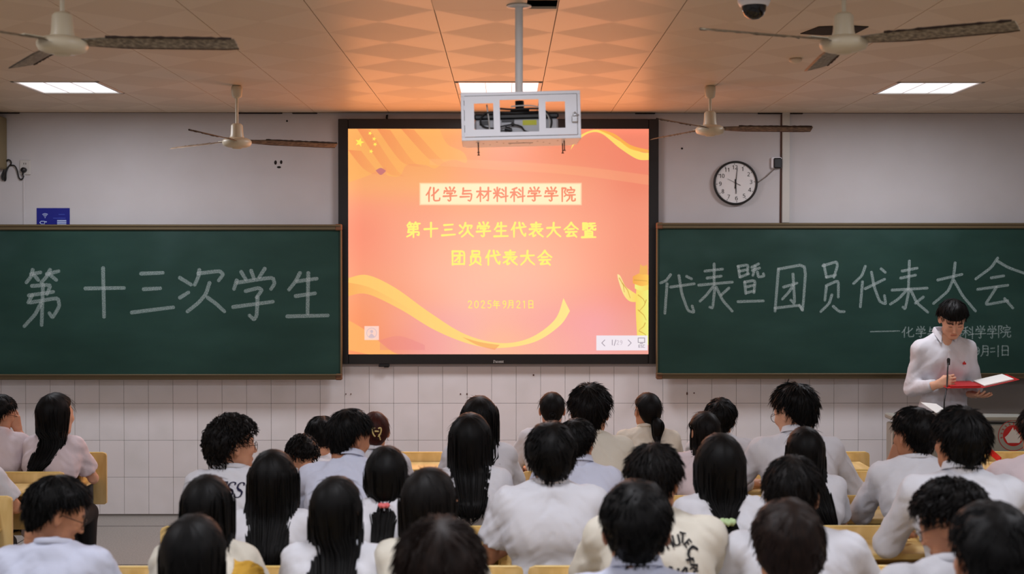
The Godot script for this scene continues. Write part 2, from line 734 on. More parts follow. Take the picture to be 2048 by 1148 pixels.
func build_room() -> void:
	var zb := 1.6
	var mid := (WALL + zb) / 2.0
	var lenz := zb - WALL
	var fl := struct("floor", bx(Vector3(2 * HX + 0.3, 0.12, lenz + 0.3), 0.0), mats.floor, "grey speckled terrazzo classroom floor with thin dark joints", Vector3(0, -0.06, mid))
	for k in 4:
		part("joint", bx(Vector3(0.008, 0.002, 6.5), 0.0), mats.floor_joint, fl, Vector3(-3.6 + 1.35 * k, 0.0602, -2.0))
	for k in 5:
		part("joint", bx(Vector3(9.6, 0.002, 0.008), 0.0), mats.floor_joint, fl, Vector3(0, 0.0602, -5.6 + 1.3 * k))
	var w := struct("wall_front", bx(Vector3(2 * HX, 2.9, 0.2), 0.0), mats.plaster, "front wall, white plaster above and pale square tiles below", Vector3(0, 1.225 + 1.45, WALL - 0.1))
	part("backing", bx(Vector3(2 * HX, 1.225, 0.2), 0.0), mats.grout, w, Vector3(0, -1.45 - 0.6125, -0.004))
	var t1 := bx(Vector3(0.1975, 0.2995, 0.008), 0.0012)
	var rng := RandomNumberGenerator.new()
	rng.seed = 5
	for r in 4:
		for k in range(-21, 22):
			var y := 1.2245 - 0.151 - r * 0.302
			part("tile", t1, mats.tile_warm if rng.randf() < 0.35 else mats.tile, w, Vector3(-0.9176 + 0.1 + k * 0.2, y - 2.675, 0.1 - 0.004 + rng.randf_range(0.0, 0.0008)))
	struct("wall_left", bx(Vector3(0.2, 3.6, lenz), 0.0), mats.plaster, "left side wall, white plaster", Vector3(-HX - 0.1, 1.7, mid))
	struct("wall_right", bx(Vector3(0.2, 3.6, lenz), 0.0), mats.plaster, "right side wall, white plaster", Vector3(HX + 0.1, 1.7, mid))
	struct("wall_back", bx(Vector3(2 * HX, 3.6, 0.2), 0.0), mats.plaster, "back wall behind the camera, white plaster", Vector3(0, 1.7, zb + 0.1))


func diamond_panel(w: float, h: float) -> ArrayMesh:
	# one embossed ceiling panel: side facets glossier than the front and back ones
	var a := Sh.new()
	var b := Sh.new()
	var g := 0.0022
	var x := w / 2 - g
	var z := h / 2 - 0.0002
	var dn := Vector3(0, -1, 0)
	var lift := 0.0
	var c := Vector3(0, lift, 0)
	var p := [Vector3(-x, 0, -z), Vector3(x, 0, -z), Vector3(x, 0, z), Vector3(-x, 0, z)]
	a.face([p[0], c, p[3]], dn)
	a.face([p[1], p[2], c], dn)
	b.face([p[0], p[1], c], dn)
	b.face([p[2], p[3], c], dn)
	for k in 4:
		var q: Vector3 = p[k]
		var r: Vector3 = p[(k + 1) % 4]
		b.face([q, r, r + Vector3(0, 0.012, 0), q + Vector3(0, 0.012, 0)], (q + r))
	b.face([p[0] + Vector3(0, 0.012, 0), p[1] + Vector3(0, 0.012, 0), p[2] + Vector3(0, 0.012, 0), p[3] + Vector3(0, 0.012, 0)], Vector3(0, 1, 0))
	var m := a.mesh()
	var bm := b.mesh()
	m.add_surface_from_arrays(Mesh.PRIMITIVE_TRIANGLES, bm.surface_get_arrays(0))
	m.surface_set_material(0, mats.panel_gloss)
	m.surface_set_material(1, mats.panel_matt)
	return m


func ceil_panel(m: Mesh, parent: Node, at: Vector3) -> void:
	var o := MeshInstance3D.new()
	o.name = "ceiling_panel"
	o.mesh = m
	parent.add_child(o, true)
	o.position = at


func build_ceiling() -> void:
	var zb := 1.6
	var slab := struct("ceiling", bx(Vector3(2 * HX + 0.2, 0.15, zb - WALL + 0.2), 0.0), mats.void, "suspended ceiling of pale embossed square panels with a diamond sheen", Vector3(0, CEIL + 0.20 + 0.075, (zb + WALL) / 2))
	var inv := slab.position
	var m := diamond_panel(0.6, 0.6)
	var zedge := -9.84
	# far strip against the wall
	var far := diamond_panel(0.6, 0.555)
	for k in range(-8, 9):
		ceil_panel(far, slab, Vector3(-0.05 + 0.6 * k, CEIL, zedge - 0.28) - inv)
	for r in 9:
		for k in range(-8, 9):
			var x := -0.05 + 0.6 * k
			var z := zedge + 0.3 + 0.6 * r
			if r == 1 and (k == -5 or k == 0 or k == 5):
				continue
			if r == 6 and k == 0:
				continue
			ceil_panel(m, slab, Vector3(x, CEIL, z) - inv)
	# the panel with the broken opening beside the projector pole
	var hp := Sh.new()
	var q := px(1035, 22, 0)
	var x0 := -0.35
	var zc := zedge + 0.3 + 3.6
	var hx0 := 0.10
	var hx1 := 0.245
	var hz0 := zc - 0.27
	var hz1 := zc - 0.06
	for f in [[x0, hx0, zc - 0.298, zc + 0.298], [hx1, 0.248, zc - 0.298, zc + 0.298], [hx0, hx1, zc - 0.298, hz0], [hx0, hx1, hz1, zc + 0.298]]:
		hp.box(Vector3((f[0] + f[1]) / 2, CEIL + 0.006, (f[2] + f[3]) / 2), Vector3(f[1] - f[0], 0.012, f[3] - f[2]))
	part("cut_ceiling_panel", hp.mesh(), mats.panel_matt, slab, -inv, "ceiling panel with a ragged black opening beside the projector pole")
	# the part behind what the photograph shows: the same panels, larger sheets
	var back := Sh.new()
	back.box(Vector3(0, CEIL + 0.01, (zb + zedge + 5.4) / 2), Vector3(2 * HX, 0.02, zb - zedge - 5.4))
	part("rear_ceiling", back.mesh(), mats.panel_matt, slab, -inv)
	for x in [-HX + 0.035, HX - 0.085]:
		part("edge_strip", bx(Vector3(0.2, 0.012, 6.0), 0.0), mats.panel_matt, slab, Vector3(x, CEIL + 0.008, -7.3) - inv)
	# dark gap along the wall and the stains on it
	part("shadow_gap", bx(Vector3(2 * HX, 0.006, 0.012), 0.0), mats.panel_edge, slab, Vector3(0, CEIL + 0.001, WALL + 0.006) - inv)
	for s in [[520, 90], [610, 50], [20, 40], [1290, 40], [1560, 90]]:
		part("gap_stain", bx(Vector3(s[1] / 245.0, 0.012, 0.02), 0.004), mats.hole, slab, Vector3(px(s[0], 226, 10.4).x, CEIL - 0.004, WALL + 0.012) - inv)
	# lights
	for x in [-3.05, -0.05, 2.95]:
		var where: String = {-3.05: "at the left, over the left chalkboard", -0.05: "in the middle, behind the projector cage", 2.95: "at the right, below the large right fan"}[x]
		var t := thing("ceiling_light", "square recessed fluorescent ceiling panel glowing white, " + where, "ceiling light", Vector3(x, CEIL, -8.94), 0, "fluorescent ceiling panels")
		light_fitting(t)
	for z in [-4.14, -0.54]:
		for x in [-3.05, -0.05, 2.95]:
			light_fitting(thing("ceiling_light", "recessed fluorescent ceiling panel out of the picture, %s row behind the fans, %s" % ["first" if z < -2.0 else "second", {-3.05: "left", -0.05: "middle", 2.95: "right"}[x]], "ceiling light", Vector3(x, CEIL - 0.003, z), 0, "rear ceiling panels"))
	# security dome
	var p := px(1508, 4, 5.75)
	var dome := thing("security_camera", "white dome security camera with dark lens on the ceiling, left of the large right fan", "camera", Vector3(p.x, CEIL, p.z))
	var s := Sh.new()
	s.lathe([Vector2(0.001, 0), Vector2(0.075, 0), Vector2(0.078, -0.02), Vector2(0.072, -0.062), Vector2(0.064, -0.078), Vector2(0.052, -0.080)], 28)
	part("housing", s.mesh(), mats.white_metal, dome)
	s = Sh.new()
	s.lathe([Vector2(0.056, -0.078), Vector2(0.053, -0.100), Vector2(0.042, -0.122), Vector2(0.022, -0.136), Vector2(0.001, -0.140)], 28)
	part("lens_dome", s.mesh(), mat("dome_black", Color(0.03, 0.03, 0.035), 0.08), dome)
	s = Sh.new()
	p = px(1597, 118, 7.6)
	s.lathe([Vector2(0.001, 0), Vector2(0.035, 0), Vector2(0.04, -0.012), Vector2(0.03, -0.022), Vector2(0.012, -0.03), Vector2(0.001, -0.03)], 20)
	solo("sprinkler_plate", s.mesh(), mats.panel_gloss, "small round sprinkler cover on the ceiling, under the left blade of the large right fan", "sprinkler", Vector3(p.x, CEIL, -1.25 / ((533 - 118) / F)))
	# broken opening behind the right fan
	s = Sh.new()
	var o := PackedVector2Array([Vector2(-0.10, -0.10), Vector2(0.03, -0.14), Vector2(0.19, -0.12), Vector2(0.21, 0.10), Vector2(0.10, 0.13), Vector2(-0.05, 0.10)])
	s.prism(o, Transform3D(Basis(Vector3(1, 0, 0), Vector3(0, 0, 1), Vector3(0, -1, 0)), Vector3.ZERO), 0.004)
	p = px(1650, 62, 6.72)
	solo("ceiling_opening", s.mesh(), mats.void, "dark ragged opening in the ceiling where the large right fan hangs", "opening", Vector3(p.x, CEIL, -6.75))


func light_fitting(t: Node3D) -> void:
	var s := Sh.new()
	for k in 4:
		var b := Basis(Vector3.UP, PI / 2 * k)
		s.box(b * Vector3(0, 0.004, 0.284), Vector3(0.594, 0.02, 0.026), 0.003, b)
	part("frame", s.mesh(), mats.light_frame, t)
	part("diffuser", bx(Vector3(0.545, 0.006, 0.545), 0.0), mats.diffuser_glow, t, Vector3(0, 0.006, 0))
	for x in [-0.091, 0.091]:
		part("divider", bx(Vector3(0.004, 0.006, 0.545), 0.0), mats.light_frame, t, Vector3(x, 0.001, 0))


func screen_frame() -> Transform3D:
	# the lit board on the front wall, behind the ends of the chalkboards; x right, y up, z out of it
	var a := px(997, 238, 10.33)
	var b := px(997, 728, 10.33)
	return Transform3D(Basis(), Vector3(a.x, (a.y + b.y) / 2.0, -10.355))


func build_board() -> void:
	var t := screen_frame()
	var w := 640.0 * 10.33 / F
	var h := 490.0 * 10.33 / F
	var b := thing("interactive_whiteboard", "large black-framed lit board showing an orange meeting slide in Chinese", "screen", t.origin)
	b.basis = t.basis
	var fr := Sh.new()
	var bw := 0.080
	for s in [-1.0, 1.0]:
		fr.box(Vector3(s * (w / 2 - bw / 2), 0, 0), Vector3(bw, h, 0.05), 0.004)
		fr.box(Vector3(0, s * (h / 2 - bw / 2), 0), Vector3(w - 2 * bw, bw, 0.05), 0.004)
	part("frame", fr.mesh(), mats.black_frame, b)
	part("back_plate", bx(Vector3(w - 0.02, h - 0.02, 0.02)), mats.black_frame, b, Vector3(0, 0, -0.03))
	var m := mat("screen_slide", Color(0.0, 0.0, 0.0), 0.35)
	m.albedo_color = Color(0.02, 0.02, 0.02)
	m.emission_enabled = true
	m.emission = Color.WHITE
	m.emission_operator = BaseMaterial3D.EMISSION_OP_MULTIPLY
	m.emission_texture = ImageTexture.create_from_image(slide_image())
	m.emission_energy_multiplier = 1.0
	var q := Sh.new()
	var sw := (w - 2 * bw) / 2
	var sh := (h - 2 * bw) / 2
	q.face([Vector3(-sw, -sh, 0), Vector3(sw, -sh, 0), Vector3(sw, sh, 0), Vector3(-sw, sh, 0)], Vector3(0, 0, 1))
	q.uv = PackedVector2Array([Vector2(0, 1), Vector2(1, 1), Vector2(1, 0), Vector2(0, 0)])
	part("screen", q.mesh(), m, b, Vector3(0, 0, 0.022), "glowing orange slide with yellow Chinese title")
	# maker's mark on the lower frame
	var tm := TextMesh.new()
	tm.text = "Fscent"
	var sf := SystemFont.new()
	sf.font_names = PackedStringArray(["Droid Serif"])
	sf.font_italic = true
	tm.font = sf
	tm.font_size = 16
	tm.pixel_size = 0.0017
	tm.depth = 0.001
	part("maker_mark", tm, mats.seal_white, b, Vector3(0.0, -h / 2 + 0.020, 0.026), "small pale italic lettering on the lower frame")
	# clip under the frame
	var c := Sh.new()
	c.box(Vector3(-0.93, -h / 2 - 0.012, 0.0), Vector3(0.085, 0.022, 0.05), 0.004)
	c.box(Vector3(-0.91, -h / 2 - 0.020, 0.01), Vector3(0.04, 0.016, 0.03), 0.003)
	part("lower_clip", c.mesh(), mats.black, b)
	var u := Sh.new()
	u.tube([Vector3(-0.905, h / 2 + 0.035, -0.05), Vector3(-0.905, h / 2 + 0.03, -0.01), Vector3(-0.905, h / 2 - 0.01, -0.01)], 0.008, 8)
	part("hanger", u.mesh(), mats.black, b)


# ------------------------------------------------------------------ pictures on the board and the chalk

const GLYPH := {
	"十": "8,46 92,42;50,5 50,96",
	"三": "22,20 78,16;28,50 72,47;8,86 92,80",
	"大": "8,38 92,34;50,5 48,40 36,68 8,95;50,42 66,70 94,93",
	"次": "10,22 24,36;8,72 28,56;46,6 42,22 30,44;42,24 90,22 80,40;62,34 58,60 42,80 22,95;60,52 74,76 96,93",
	"学": "22,6 30,20;48,2 54,16;78,4 68,20;14,26 10,42;14,28 88,26 80,40;30,42 68,40 52,52;50,52 54,88 44,94 36,86;6,62 94,58",
	"生": "30,8 24,28 8,48;26,28 84,26;50,4 50,90;22,58 80,56;6,92 94,90",
	"代": "28,4 20,26 4,50;20,30 20,96;36,38 96,30;54,4 60,40 74,74 92,92 94,74;76,8 86,20",
	"表": "18,16 82,14;24,30 76,28;8,46 92,44;50,3 50,46;46,48 32,66 6,82;30,66 30,94 46,84;80,54 64,66;50,48 64,72 94,94",
	"会": "50,4 36,24 6,48;50,6 66,26 94,46;30,46 68,44;16,64 86,62;44,64 34,80 20,92 74,86;64,74 84,96",
	"暨": "14,8 14,48;14,8 42,8 42,32;14,20 42,20;14,32 42,32;14,48 34,42;38,38 44,52;54,10 90,8;52,26 94,24;66,10 62,26;72,26 66,42 52,52;74,28 76,48 94,50 94,42;28,60 28,88;28,60 74,60 74,88;28,74 74,74;28,87 74,87;6,98 94,97",
	"团": "12,8 12,96;12,8 88,8 88,94 80,88;24,36 76,34;58,16 58,80 48,74;56,38 44,56 26,72;12,90 88,90",
	"员": "28,6 28,30;28,7 74,6 72,30;28,29 74,28;20,42 20,80;20,42 80,42 80,78;50,50 48,68 36,84 12,97;56,76 84,95",
	"化": "32,4 22,30 4,54;22,30 22,96;84,18 66,38 40,58;54,6 54,84 62,92 92,90 94,74",
	"与": "26,8 24,34 20,46;26,26 76,24;22,46 82,44 78,80 70,94 58,88;6,66 66,64",
	"材": "4,30 48,28;27,4 27,96;26,32 18,52 4,70;30,44 46,58;52,30 98,28;80,4 80,92 70,88;78,32 64,56 46,74",
	"料": "8,16 16,32;44,12 34,32;4,42 50,40;27,4 27,96;26,44 4,74;30,50 46,64;60,16 72,28;56,40 70,52;52,68 98,60;84,4 84,97",
	"科": "44,6 14,16;4,36 50,34;27,14 27,96;26,38 4,70;32,46 46,58;60,16 72,28;56,40 70,52;52,68 98,60;84,4 84,97",
	"院": "10,8 10,96;10,8 36,8 24,34 38,52 24,62;66,2 72,12;46,18 42,32;46,20 94,18 88,30;54,38 86,36;44,54 96,52;60,54 58,76 40,94;74,54 74,88 80,93 96,90 96,78",
	"第": "26,3 10,22;24,12 46,11;28,14 36,24;64,3 52,20;62,12 92,10;70,14 78,24;16,32 78,30 78,46;20,47 78,46;20,47 16,66;16,65 86,63 84,86 74,82;50,30 50,98;46,66 32,82 8,94",
	"年": "30,4 22,22 8,38;24,20 84,18;26,42 80,40;26,42 26,64;6,65 96,63;56,20 56,98",
	"月": "28,6 28,56 22,80 8,96;28,7 78,6 78,92 64,88;28,33 78,32;28,58 78,57",
	"日": "24,8 24,94;24,8 78,7 78,94;24,48 78,47;24,90 78,89",
	"0": "50,8 26,24 22,50 26,78 50,94 74,78 78,50 74,24 50,8",
	"1": "34,22 52,8 52,94",
	"2": "24,26 36,10 62,10 74,28 66,48 24,92 80,92",
	"5": "74,9 34,9 28,46 52,40 74,54 74,78 54,94 26,86",
	"9": "74,34 60,10 36,12 26,32 38,50 62,48 74,34 70,66 40,94",
	"/": "70,4 28,98",
}


func strokes(g: String) -> Array:
	var out := []
	for s in g.split(";"):
		var p := PackedVector2Array()
		for q in s.strip_edges().split(" "):
			var c := q.split(",")
			p.append(Vector2(float(c[0]), float(c[1])))
		out.append(p)
	return out


func smooth_line(p: PackedVector2Array) -> PackedVector2Array:
	if p.size() < 3:
		return p
	var q := PackedVector2Array([p[0]])
	for i in range(1, p.size() - 1):
		var a := p[i].lerp(p[i - 1], 0.22)
		var b := p[i].lerp(p[i + 1], 0.22)
		for t in [0.0, 0.5, 1.0]:
			q.append(a.lerp(p[i], t).lerp(p[i].lerp(b, t), t))
	q.append(p[p.size() - 1])
	return q


func ink(im: Image, line: PackedVector2Array, w0: float, w1: float, c: Color, grain := 0.0, noise: FastNoiseLite = null) -> void:
	# a stroke of the pen, chalk or brush, w0 wide at its start and w1 at its end
	var total := 0.0
	for i in line.size() - 1:
		total += line[i].distance_to(line[i + 1])
	var run := 0.0
	var done := {}
	for i in line.size() - 1:
		var a := line[i]
		var b := line[i + 1]
		var l := a.distance_to(b)
		var m := maxf(w0, w1) * 0.5 + 1.5
		for y in range(maxi(0, int(minf(a.y, b.y) - m)), mini(im.get_height(), int(maxf(a.y, b.y) + m) + 1)):
			for x in range(maxi(0, int(minf(a.x, b.x) - m)), mini(im.get_width(), int(maxf(a.x, b.x) + m) + 1)):
				var p := Vector2(x + 0.5, y + 0.5)
				var t := clampf((p - a).dot(b - a) / maxf(1e-6, l * l), 0.0, 1.0)
				var d := p.distance_to(a.lerp(b, t))
				var r := lerpf(w0, w1, (run + l * t) / maxf(total, 1e-6)) * 0.5
				var k := clampf(r - d + 0.5, 0.0, 1.0)
				if k <= 0.0:
					continue
				if grain > 0.0:
					k *= clampf(1.0 - grain + grain * (0.62 + 1.5 * noise.get_noise_2d(x * 1.0, y * 1.0)), 0.0, 1.0)
				var key := y * 4096 + x
				var was: float = done.get(key, 0.0)
				if k <= was:
					continue
				done[key] = k
				k = (k - was) / (1.0 - was) if was < 0.999 else 0.0
				im.set_pixel(x, y, im.get_pixel(x, y).lerp(c, k * c.a))
		run += l


func write(im: Image, text: String, at: Vector2, size: Vector2, step: float, w: float, c: Color, brush := true) -> void:
	for i in text.length():
		var ch := text[i]
		if not GLYPH.has(ch):
			continue
		for s in strokes(GLYPH[ch]):
			var p := PackedVector2Array()
			for q in smooth_line(s):
				p.append(at + Vector2(step * i, 0) + q * size / 100.0)
			ink(im, p, w * (1.12 if brush else 1.0), w * (0.82 if brush else 1.0), c)


func fill_poly(im: Image, p: PackedVector2Array, c0: Color, c1 := Color(0, 0, 0, -1)) -> void:
	# filled, c0 at its left side going to c1 at its right
	if c1.a < 0.0:
		c1 = c0
	var lo := p[0]
	var hi := p[0]
	for q in p:
		lo = lo.min(q)
		hi = hi.max(q)
	for y in range(maxi(0, int(lo.y)), mini(im.get_height(), int(hi.y) + 1)):
		var cov := {}
		for sub in [0.17, 0.5, 0.83]:
			var xs := []
			for i in p.size():
				var a := p[i]
				var b := p[(i + 1) % p.size()]
				var yy: float = y + sub
				if (a.y <= yy) != (b.y <= yy):
					xs.append(a.x + (yy - a.y) / (b.y - a.y) * (b.x - a.x))
			xs.sort()
			for k in range(0, xs.size() - 1, 2):
				var x0: float = xs[k]
				var x1: float = xs[k + 1]
				for x in range(maxi(0, int(x0)), mini(im.get_width(), int(x1) + 1)):
					cov[x] = cov.get(x, 0.0) + (clampf(x1 - x, 0, 1) - clampf(x0 - x, 0, 1)) / 3.0
		for x in cov:
			var c := c0.lerp(c1, clampf((x - lo.x) / maxf(1.0, hi.x - lo.x), 0, 1))
			im.set_pixel(x, y, im.get_pixel(x, y).lerp(Color(c.r, c.g, c.b), clampf(cov[x], 0, 1) * c.a))


func curve2(keys: Array, n := 8) -> PackedVector2Array:     # a smooth line through points
	var out := PackedVector2Array()
	var m := keys.size()
	for i in m - 1:
		for k in n:
			var t := float(k) / n
			out.append((keys[i] as Vector2).cubic_interpolate(keys[i + 1], keys[maxi(i - 1, 0)], keys[mini(i + 2, m - 1)], t))
	out.append(keys[m - 1])
	return out


func band(a: Array, b: Array, k: float, off: Vector2) -> PackedVector2Array:   # the area between two curves given in photograph pixels
	var p := []
	for q in a:
		p.append((Vector2(q[0], q[1]) - off) * k)
	var r := []
	for q in b:
		r.append((Vector2(q[0], q[1]) - off) * k)
	var one := curve2(p)
	var two := curve2(r)
	two.reverse()
	one.append_array(two)
	return one


func star(c: Vector2, r: float, turn: float) -> PackedVector2Array:
	var p := PackedVector2Array()
	for i in 10:
		var a := TAU * i / 10.0 + turn
		p.append(c + Vector2(sin(a), -cos(a)) * r * (1.0 if i % 2 == 0 else 0.42))
	return p


func slide_image() -> Image:
	# the colours of the slide, from a coarse grid, then its figures
	var k := 1.9
	var off := Vector2(697, 258)
	var W := int(602 * k)
	var H := int(451 * k)
	var rows := [
		"f09a56 f59a58 f8a058 f99a5a f88f60 f68a60 f48562 f28162 f07c62",
		"f49c5a f89f5a f8a25c f89a62 f79066 f68c66 f48a66 f28466 ef7c62",
		"f9a466 faa668 fba86a fba470 faa072 fa9c74 f99a74 f59070 ee7f64",
		"fa9470 fb9c76 fca27c fca880 fda682 fda484 fca080 f99678 f28a6e",
		"f98c6e fb9c7c fda888 feb090 feb290 feb090 fea888 fb9c7e f48e72",
		"fa9070 fb9e80 feae90 feb898 febc9c feb898 feae90 fc9e82 f49074",
		"f99672 fba080 feb094 febaa0 febea2 febaa0 feb094 fca086 f29476",
		"f89468 fa9c7c fdac92 feb8a2 feb8a2 feb4a0 fcaa98 fa9e90 f49080",
		"f79060 f89a80 f8a49a fbb0a6 fdb4a0 fcaca0 faa4a0 f8a0a2 f29a90",
		"f68c5c f4927a f5a09a f9b0a4 feb898 fcb09a faa8a0 f8a4a4 f0a098"]
	var im := Image.create(9, rows.size(), false, Image.FORMAT_RGB8)
	for y in rows.size():
		var cs: PackedStringArray = rows[y].split(" ")
		for x in 9:
			im.set_pixel(x, y, Color(cs[x]).lerp(Color(1.0, 0.78, 0.64), 0.14))
	im.resize(W, H, Image.INTERPOLATE_CUBIC)
	# flag folds, top left
	var flag := Color(1.0, 0.72, 0.38, 0.62)
	fill_poly(im, band([[697, 258], [760, 258], [880, 258]], [[697, 365], [735, 352], [770, 335], [775, 350], [800, 352], [815, 330], [850, 330], [870, 337], [888, 325], [910, 320], [932, 326], [934, 316], [925, 303], [895, 288], [880, 258]], k, off), flag)
	for s in [[[715, 258], [770, 340], [797, 352]], [[755, 258], [800, 320], [830, 333]], [[803, 258], [850, 310], [875, 330]], [[697, 300], [725, 335], [745, 348]]]:
		var a := []
		var b := []
		for q in s:
			a.append([q[0], q[1]])
			b.append([q[0] + 26, q[1] + 2])
		fill_poly(im, band(a, b, k, off), Color(0.93, 0.50, 0.33, 0.55), Color(0.97, 0.58, 0.38, 0.15))
	fill_poly(im, band([[752, 341], [762, 336], [772, 341]], [[752, 341], [762, 350], [772, 343]], k, off), Color(0.78, 0.45, 0.47, 0.9))
	var yel := Color(1.0, 0.93, 0.38)
	fill_poly(im, star((Vector2(720, 285) - off) * k, 9.5 * k, 0.28), yel)
	for s in [[741, 267, 0.5], [749, 278, 0.2], [751, 289, 0.6], [743, 303, 0.3]]:
		fill_poly(im, star((Vector2(s[0], s[1]) - off) * k, 4.6 * k, s[2]), yel)
	# soft pale sweep
	fill_poly(im, band([[860, 318], [1000, 322], [1150, 332], [1299, 350]], [[860, 330], [1000, 340], [1150, 350], [1299, 370]], k, off), Color(1.0, 0.74, 0.52, 0.28))
	# ribbon, top right
	fill_poly(im, band([[1142, 300], [1152, 278], [1180, 262], [1205, 262], [1245, 285], [1280, 303], [1299, 306]], [[1142, 300], [1156, 282], [1180, 266], [1205, 268], [1240, 296], [1275, 318], [1299, 320]], k, off), Color(1.0, 0.86, 0.42))
	fill_poly(im, band([[1200, 259], [1230, 268], [1262, 290], [1299, 300]], [[1200, 261], [1232, 276], [1262, 298], [1299, 306]], k, off), Color(0.99, 0.70, 0.30, 0.9))
	# ribbon across the foot
	fill_poly(im, band([[697, 556], [735, 550], [790, 575], [860, 625], [930, 668], [1000, 686], [1060, 676], [1110, 640], [1128, 596]], [[697, 592], [735, 588], [800, 618], [870, 660], [940, 688], [1000, 696], [1070, 684], [1120, 652], [1141, 622]], k, off), Color(1.0, 0.78, 0.42), Color(1.0, 0.90, 0.56))
	fill_poly(im, band([[697, 565], [740, 575], [800, 606], [870, 648]], [[697, 592], [735, 588], [800, 618], [870, 660]], k, off), Color(0.98, 0.66, 0.36, 0.7), Color(1.0, 0.85, 0.5, 0.2))
	fill_poly(im, band([[697, 640], [730, 660], [780, 700], [800, 709]], [[697, 700], [720, 705], [740, 709], [760, 709]], k, off), Color(1.0, 0.72, 0.40, 0.8))
	fill_poly(im, band([[925, 674], [960, 684], [1000, 690]], [[925, 674], [955, 690], [990, 700]], k, off), Color(0.96, 0.62, 0.36, 0.6))
	fill_poly(im, band([[760, 680], [800, 672], [850, 690]], [[760, 700], [800, 700], [850, 700]], k, off), Color(0.90, 0.50, 0.52, 0.3))
	# the carved column at the right edge
	var gold := Color(0.98, 0.85, 0.40)
	var pale := Color(0.95, 0.95, 0.50)
	fill_poly(im, band([[1274, 578], [1273, 620], [1277, 690]], [[1299, 578], [1299, 620], [1299, 690]], k, off), gold, pale)
	fill_poly(im, band([[1267, 553], [1283, 546], [1299, 550]], [[1267, 566], [1283, 574], [1299, 572]], k, off), Color(0.96, 0.66, 0.30), Color(1.0, 0.80, 0.36))
	fill_poly(im, band([[1271, 568], [1285, 572], [1299, 569]], [[1271, 577], [1285, 582], [1299, 579]], k, off), pale, gold)
	fill_poly(im, band([[1282, 528], [1288, 532], [1296, 529]], [[1280, 548], [1288, 549], [1297, 548]], k, off), Color(0.95, 0.70, 0.36))
	fill_poly(im, band([[1236, 548], [1242, 552], [1252, 572], [1262, 580], [1274, 588]], [[1236, 548], [1238, 560], [1248, 588], [1260, 602], [1274, 604]], k, off), Color(0.99, 0.90, 0.62), gold)
	for q in [[1240, 556, 1250, 584], [1246, 566, 1262, 596], [1278, 590, 1292, 606], [1294, 600, 1280, 622], [1278, 620, 1294, 640], [1292, 646, 1280, 660], [1280, 662, 1296, 674], [1270, 560, 1296, 562]]:
		ink(im, PackedVector2Array([(Vector2(q[0], q[1]) - off) * k, (Vector2((q[0] + q[2]) / 2.0 + 3, (q[1] + q[3]) / 2.0) - off) * k, (Vector2(q[2], q[3]) - off) * k]), 4.0, 2.0, Color(0.80, 0.60, 0.25, 0.7))
	# title plate with a soft edge
	for s in 5:
		var e := 3.0 - s * 1.2
		var p := PackedVector2Array()
		for q in [[842 - e, 368 - e], [1162 + e, 368 - e], [1162 + e, 408 + e], [842 - e, 408 + e]]:
			p.append((Vector2(q[0], q[1]) - off) * k)
		fill_poly(im, p, Color(1.0, 0.94, 0.76, 0.30 + 0.16 * s))
	write(im, "化学与材料科学学院", (Vector2(852, 374) - off) * k, Vector2(30, 30) * k, 33.8 * k, 3.3 * k, Color(0.97, 0.56, 0.42))
	write(im, "第十三次学生代表大会暨", (Vector2(812, 444) - off) * k, Vector2(31, 31) * k, 35.1 * k, 4.0 * k, Color(0.99, 0.95, 0.47))
	write(im, "团员代表大会", (Vector2(902, 500) - off) * k, Vector2(31, 31) * k, 34.6 * k, 4.0 * k, Color(0.99, 0.95, 0.47))
	var date := "2025年9月21日"
	var xs := [934, 947, 960, 973, 986, 1003, 1015, 1031, 1043, 1055]
	for i in date.length():
		var wide := date[i] in "年月日"
		write(im, date[i], (Vector2(xs[i], 600) - off) * k, Vector2(15 if wide else 13, 17) * k, 0, 1.7 * k, Color(1.0, 0.93, 0.45), false)
	# icons
	var ic := PackedVector2Array()
	for q in [[729, 652], [758, 652], [758, 680], [729, 680]]:
		ic.append((Vector2(q[0], q[1]) - off) * k)
	fill_poly(im, ic, Color(1.0, 0.86, 0.82, 0.85))
	var grey := Color(0.80, 0.72, 0.76, 0.8)
	var circ := PackedVector2Array()
	for i in 17:
		circ.append((Vector2(743.5 + 10 * cos(TAU * i / 16), 666 + 10 * sin(TAU * i / 16)) - off) * k)
	ink(im, circ, 2.2, 2.2, grey)
	fill_poly(im, band([[737, 674], [743, 667], [750, 674]], [[737, 674], [743, 675], [750, 674]], k, off), grey)
	ink(im, PackedVector2Array([(Vector2(743.4, 662.5) - off) * k, (Vector2(743.6, 663) - off) * k]), 11, 11, grey)
	ic = PackedVector2Array()
	for q in [[1194, 671], [1297, 671], [1297, 701], [1194, 701]]:
		ic.append((Vector2(q[0], q[1]) - off) * k)
	fill_poly(im, ic, Color(0.95, 0.92, 0.95, 0.96))
	var dk := Color(0.62, 0.58, 0.62)
	for s in [[[1211, 680], [1205, 686], [1211, 692]], [[1258, 680], [1264, 686], [1258, 692]], [[1226, 680], [1226, 690]], [[1233, 680], [1230, 691]], [[1278, 676], [1291, 676], [1291, 685], [1278, 685], [1278, 676]], [[1282, 687], [1287, 687]]]:
		var p := PackedVector2Array()
		for q in s:
			p.append((Vector2(q[0], q[1]) - off) * k)
		ink(im, p, 2.6, 2.6, dk)
	write(im, "2", (Vector2(1233, 680) - off) * k, Vector2(8, 10) * k, 0, 1.6, Color(0.75, 0.70, 0.74), false)
	write(im, "9", (Vector2(1240, 680) - off) * k, Vector2(8, 10) * k, 0, 1.6, Color(0.75, 0.70, 0.74), false)
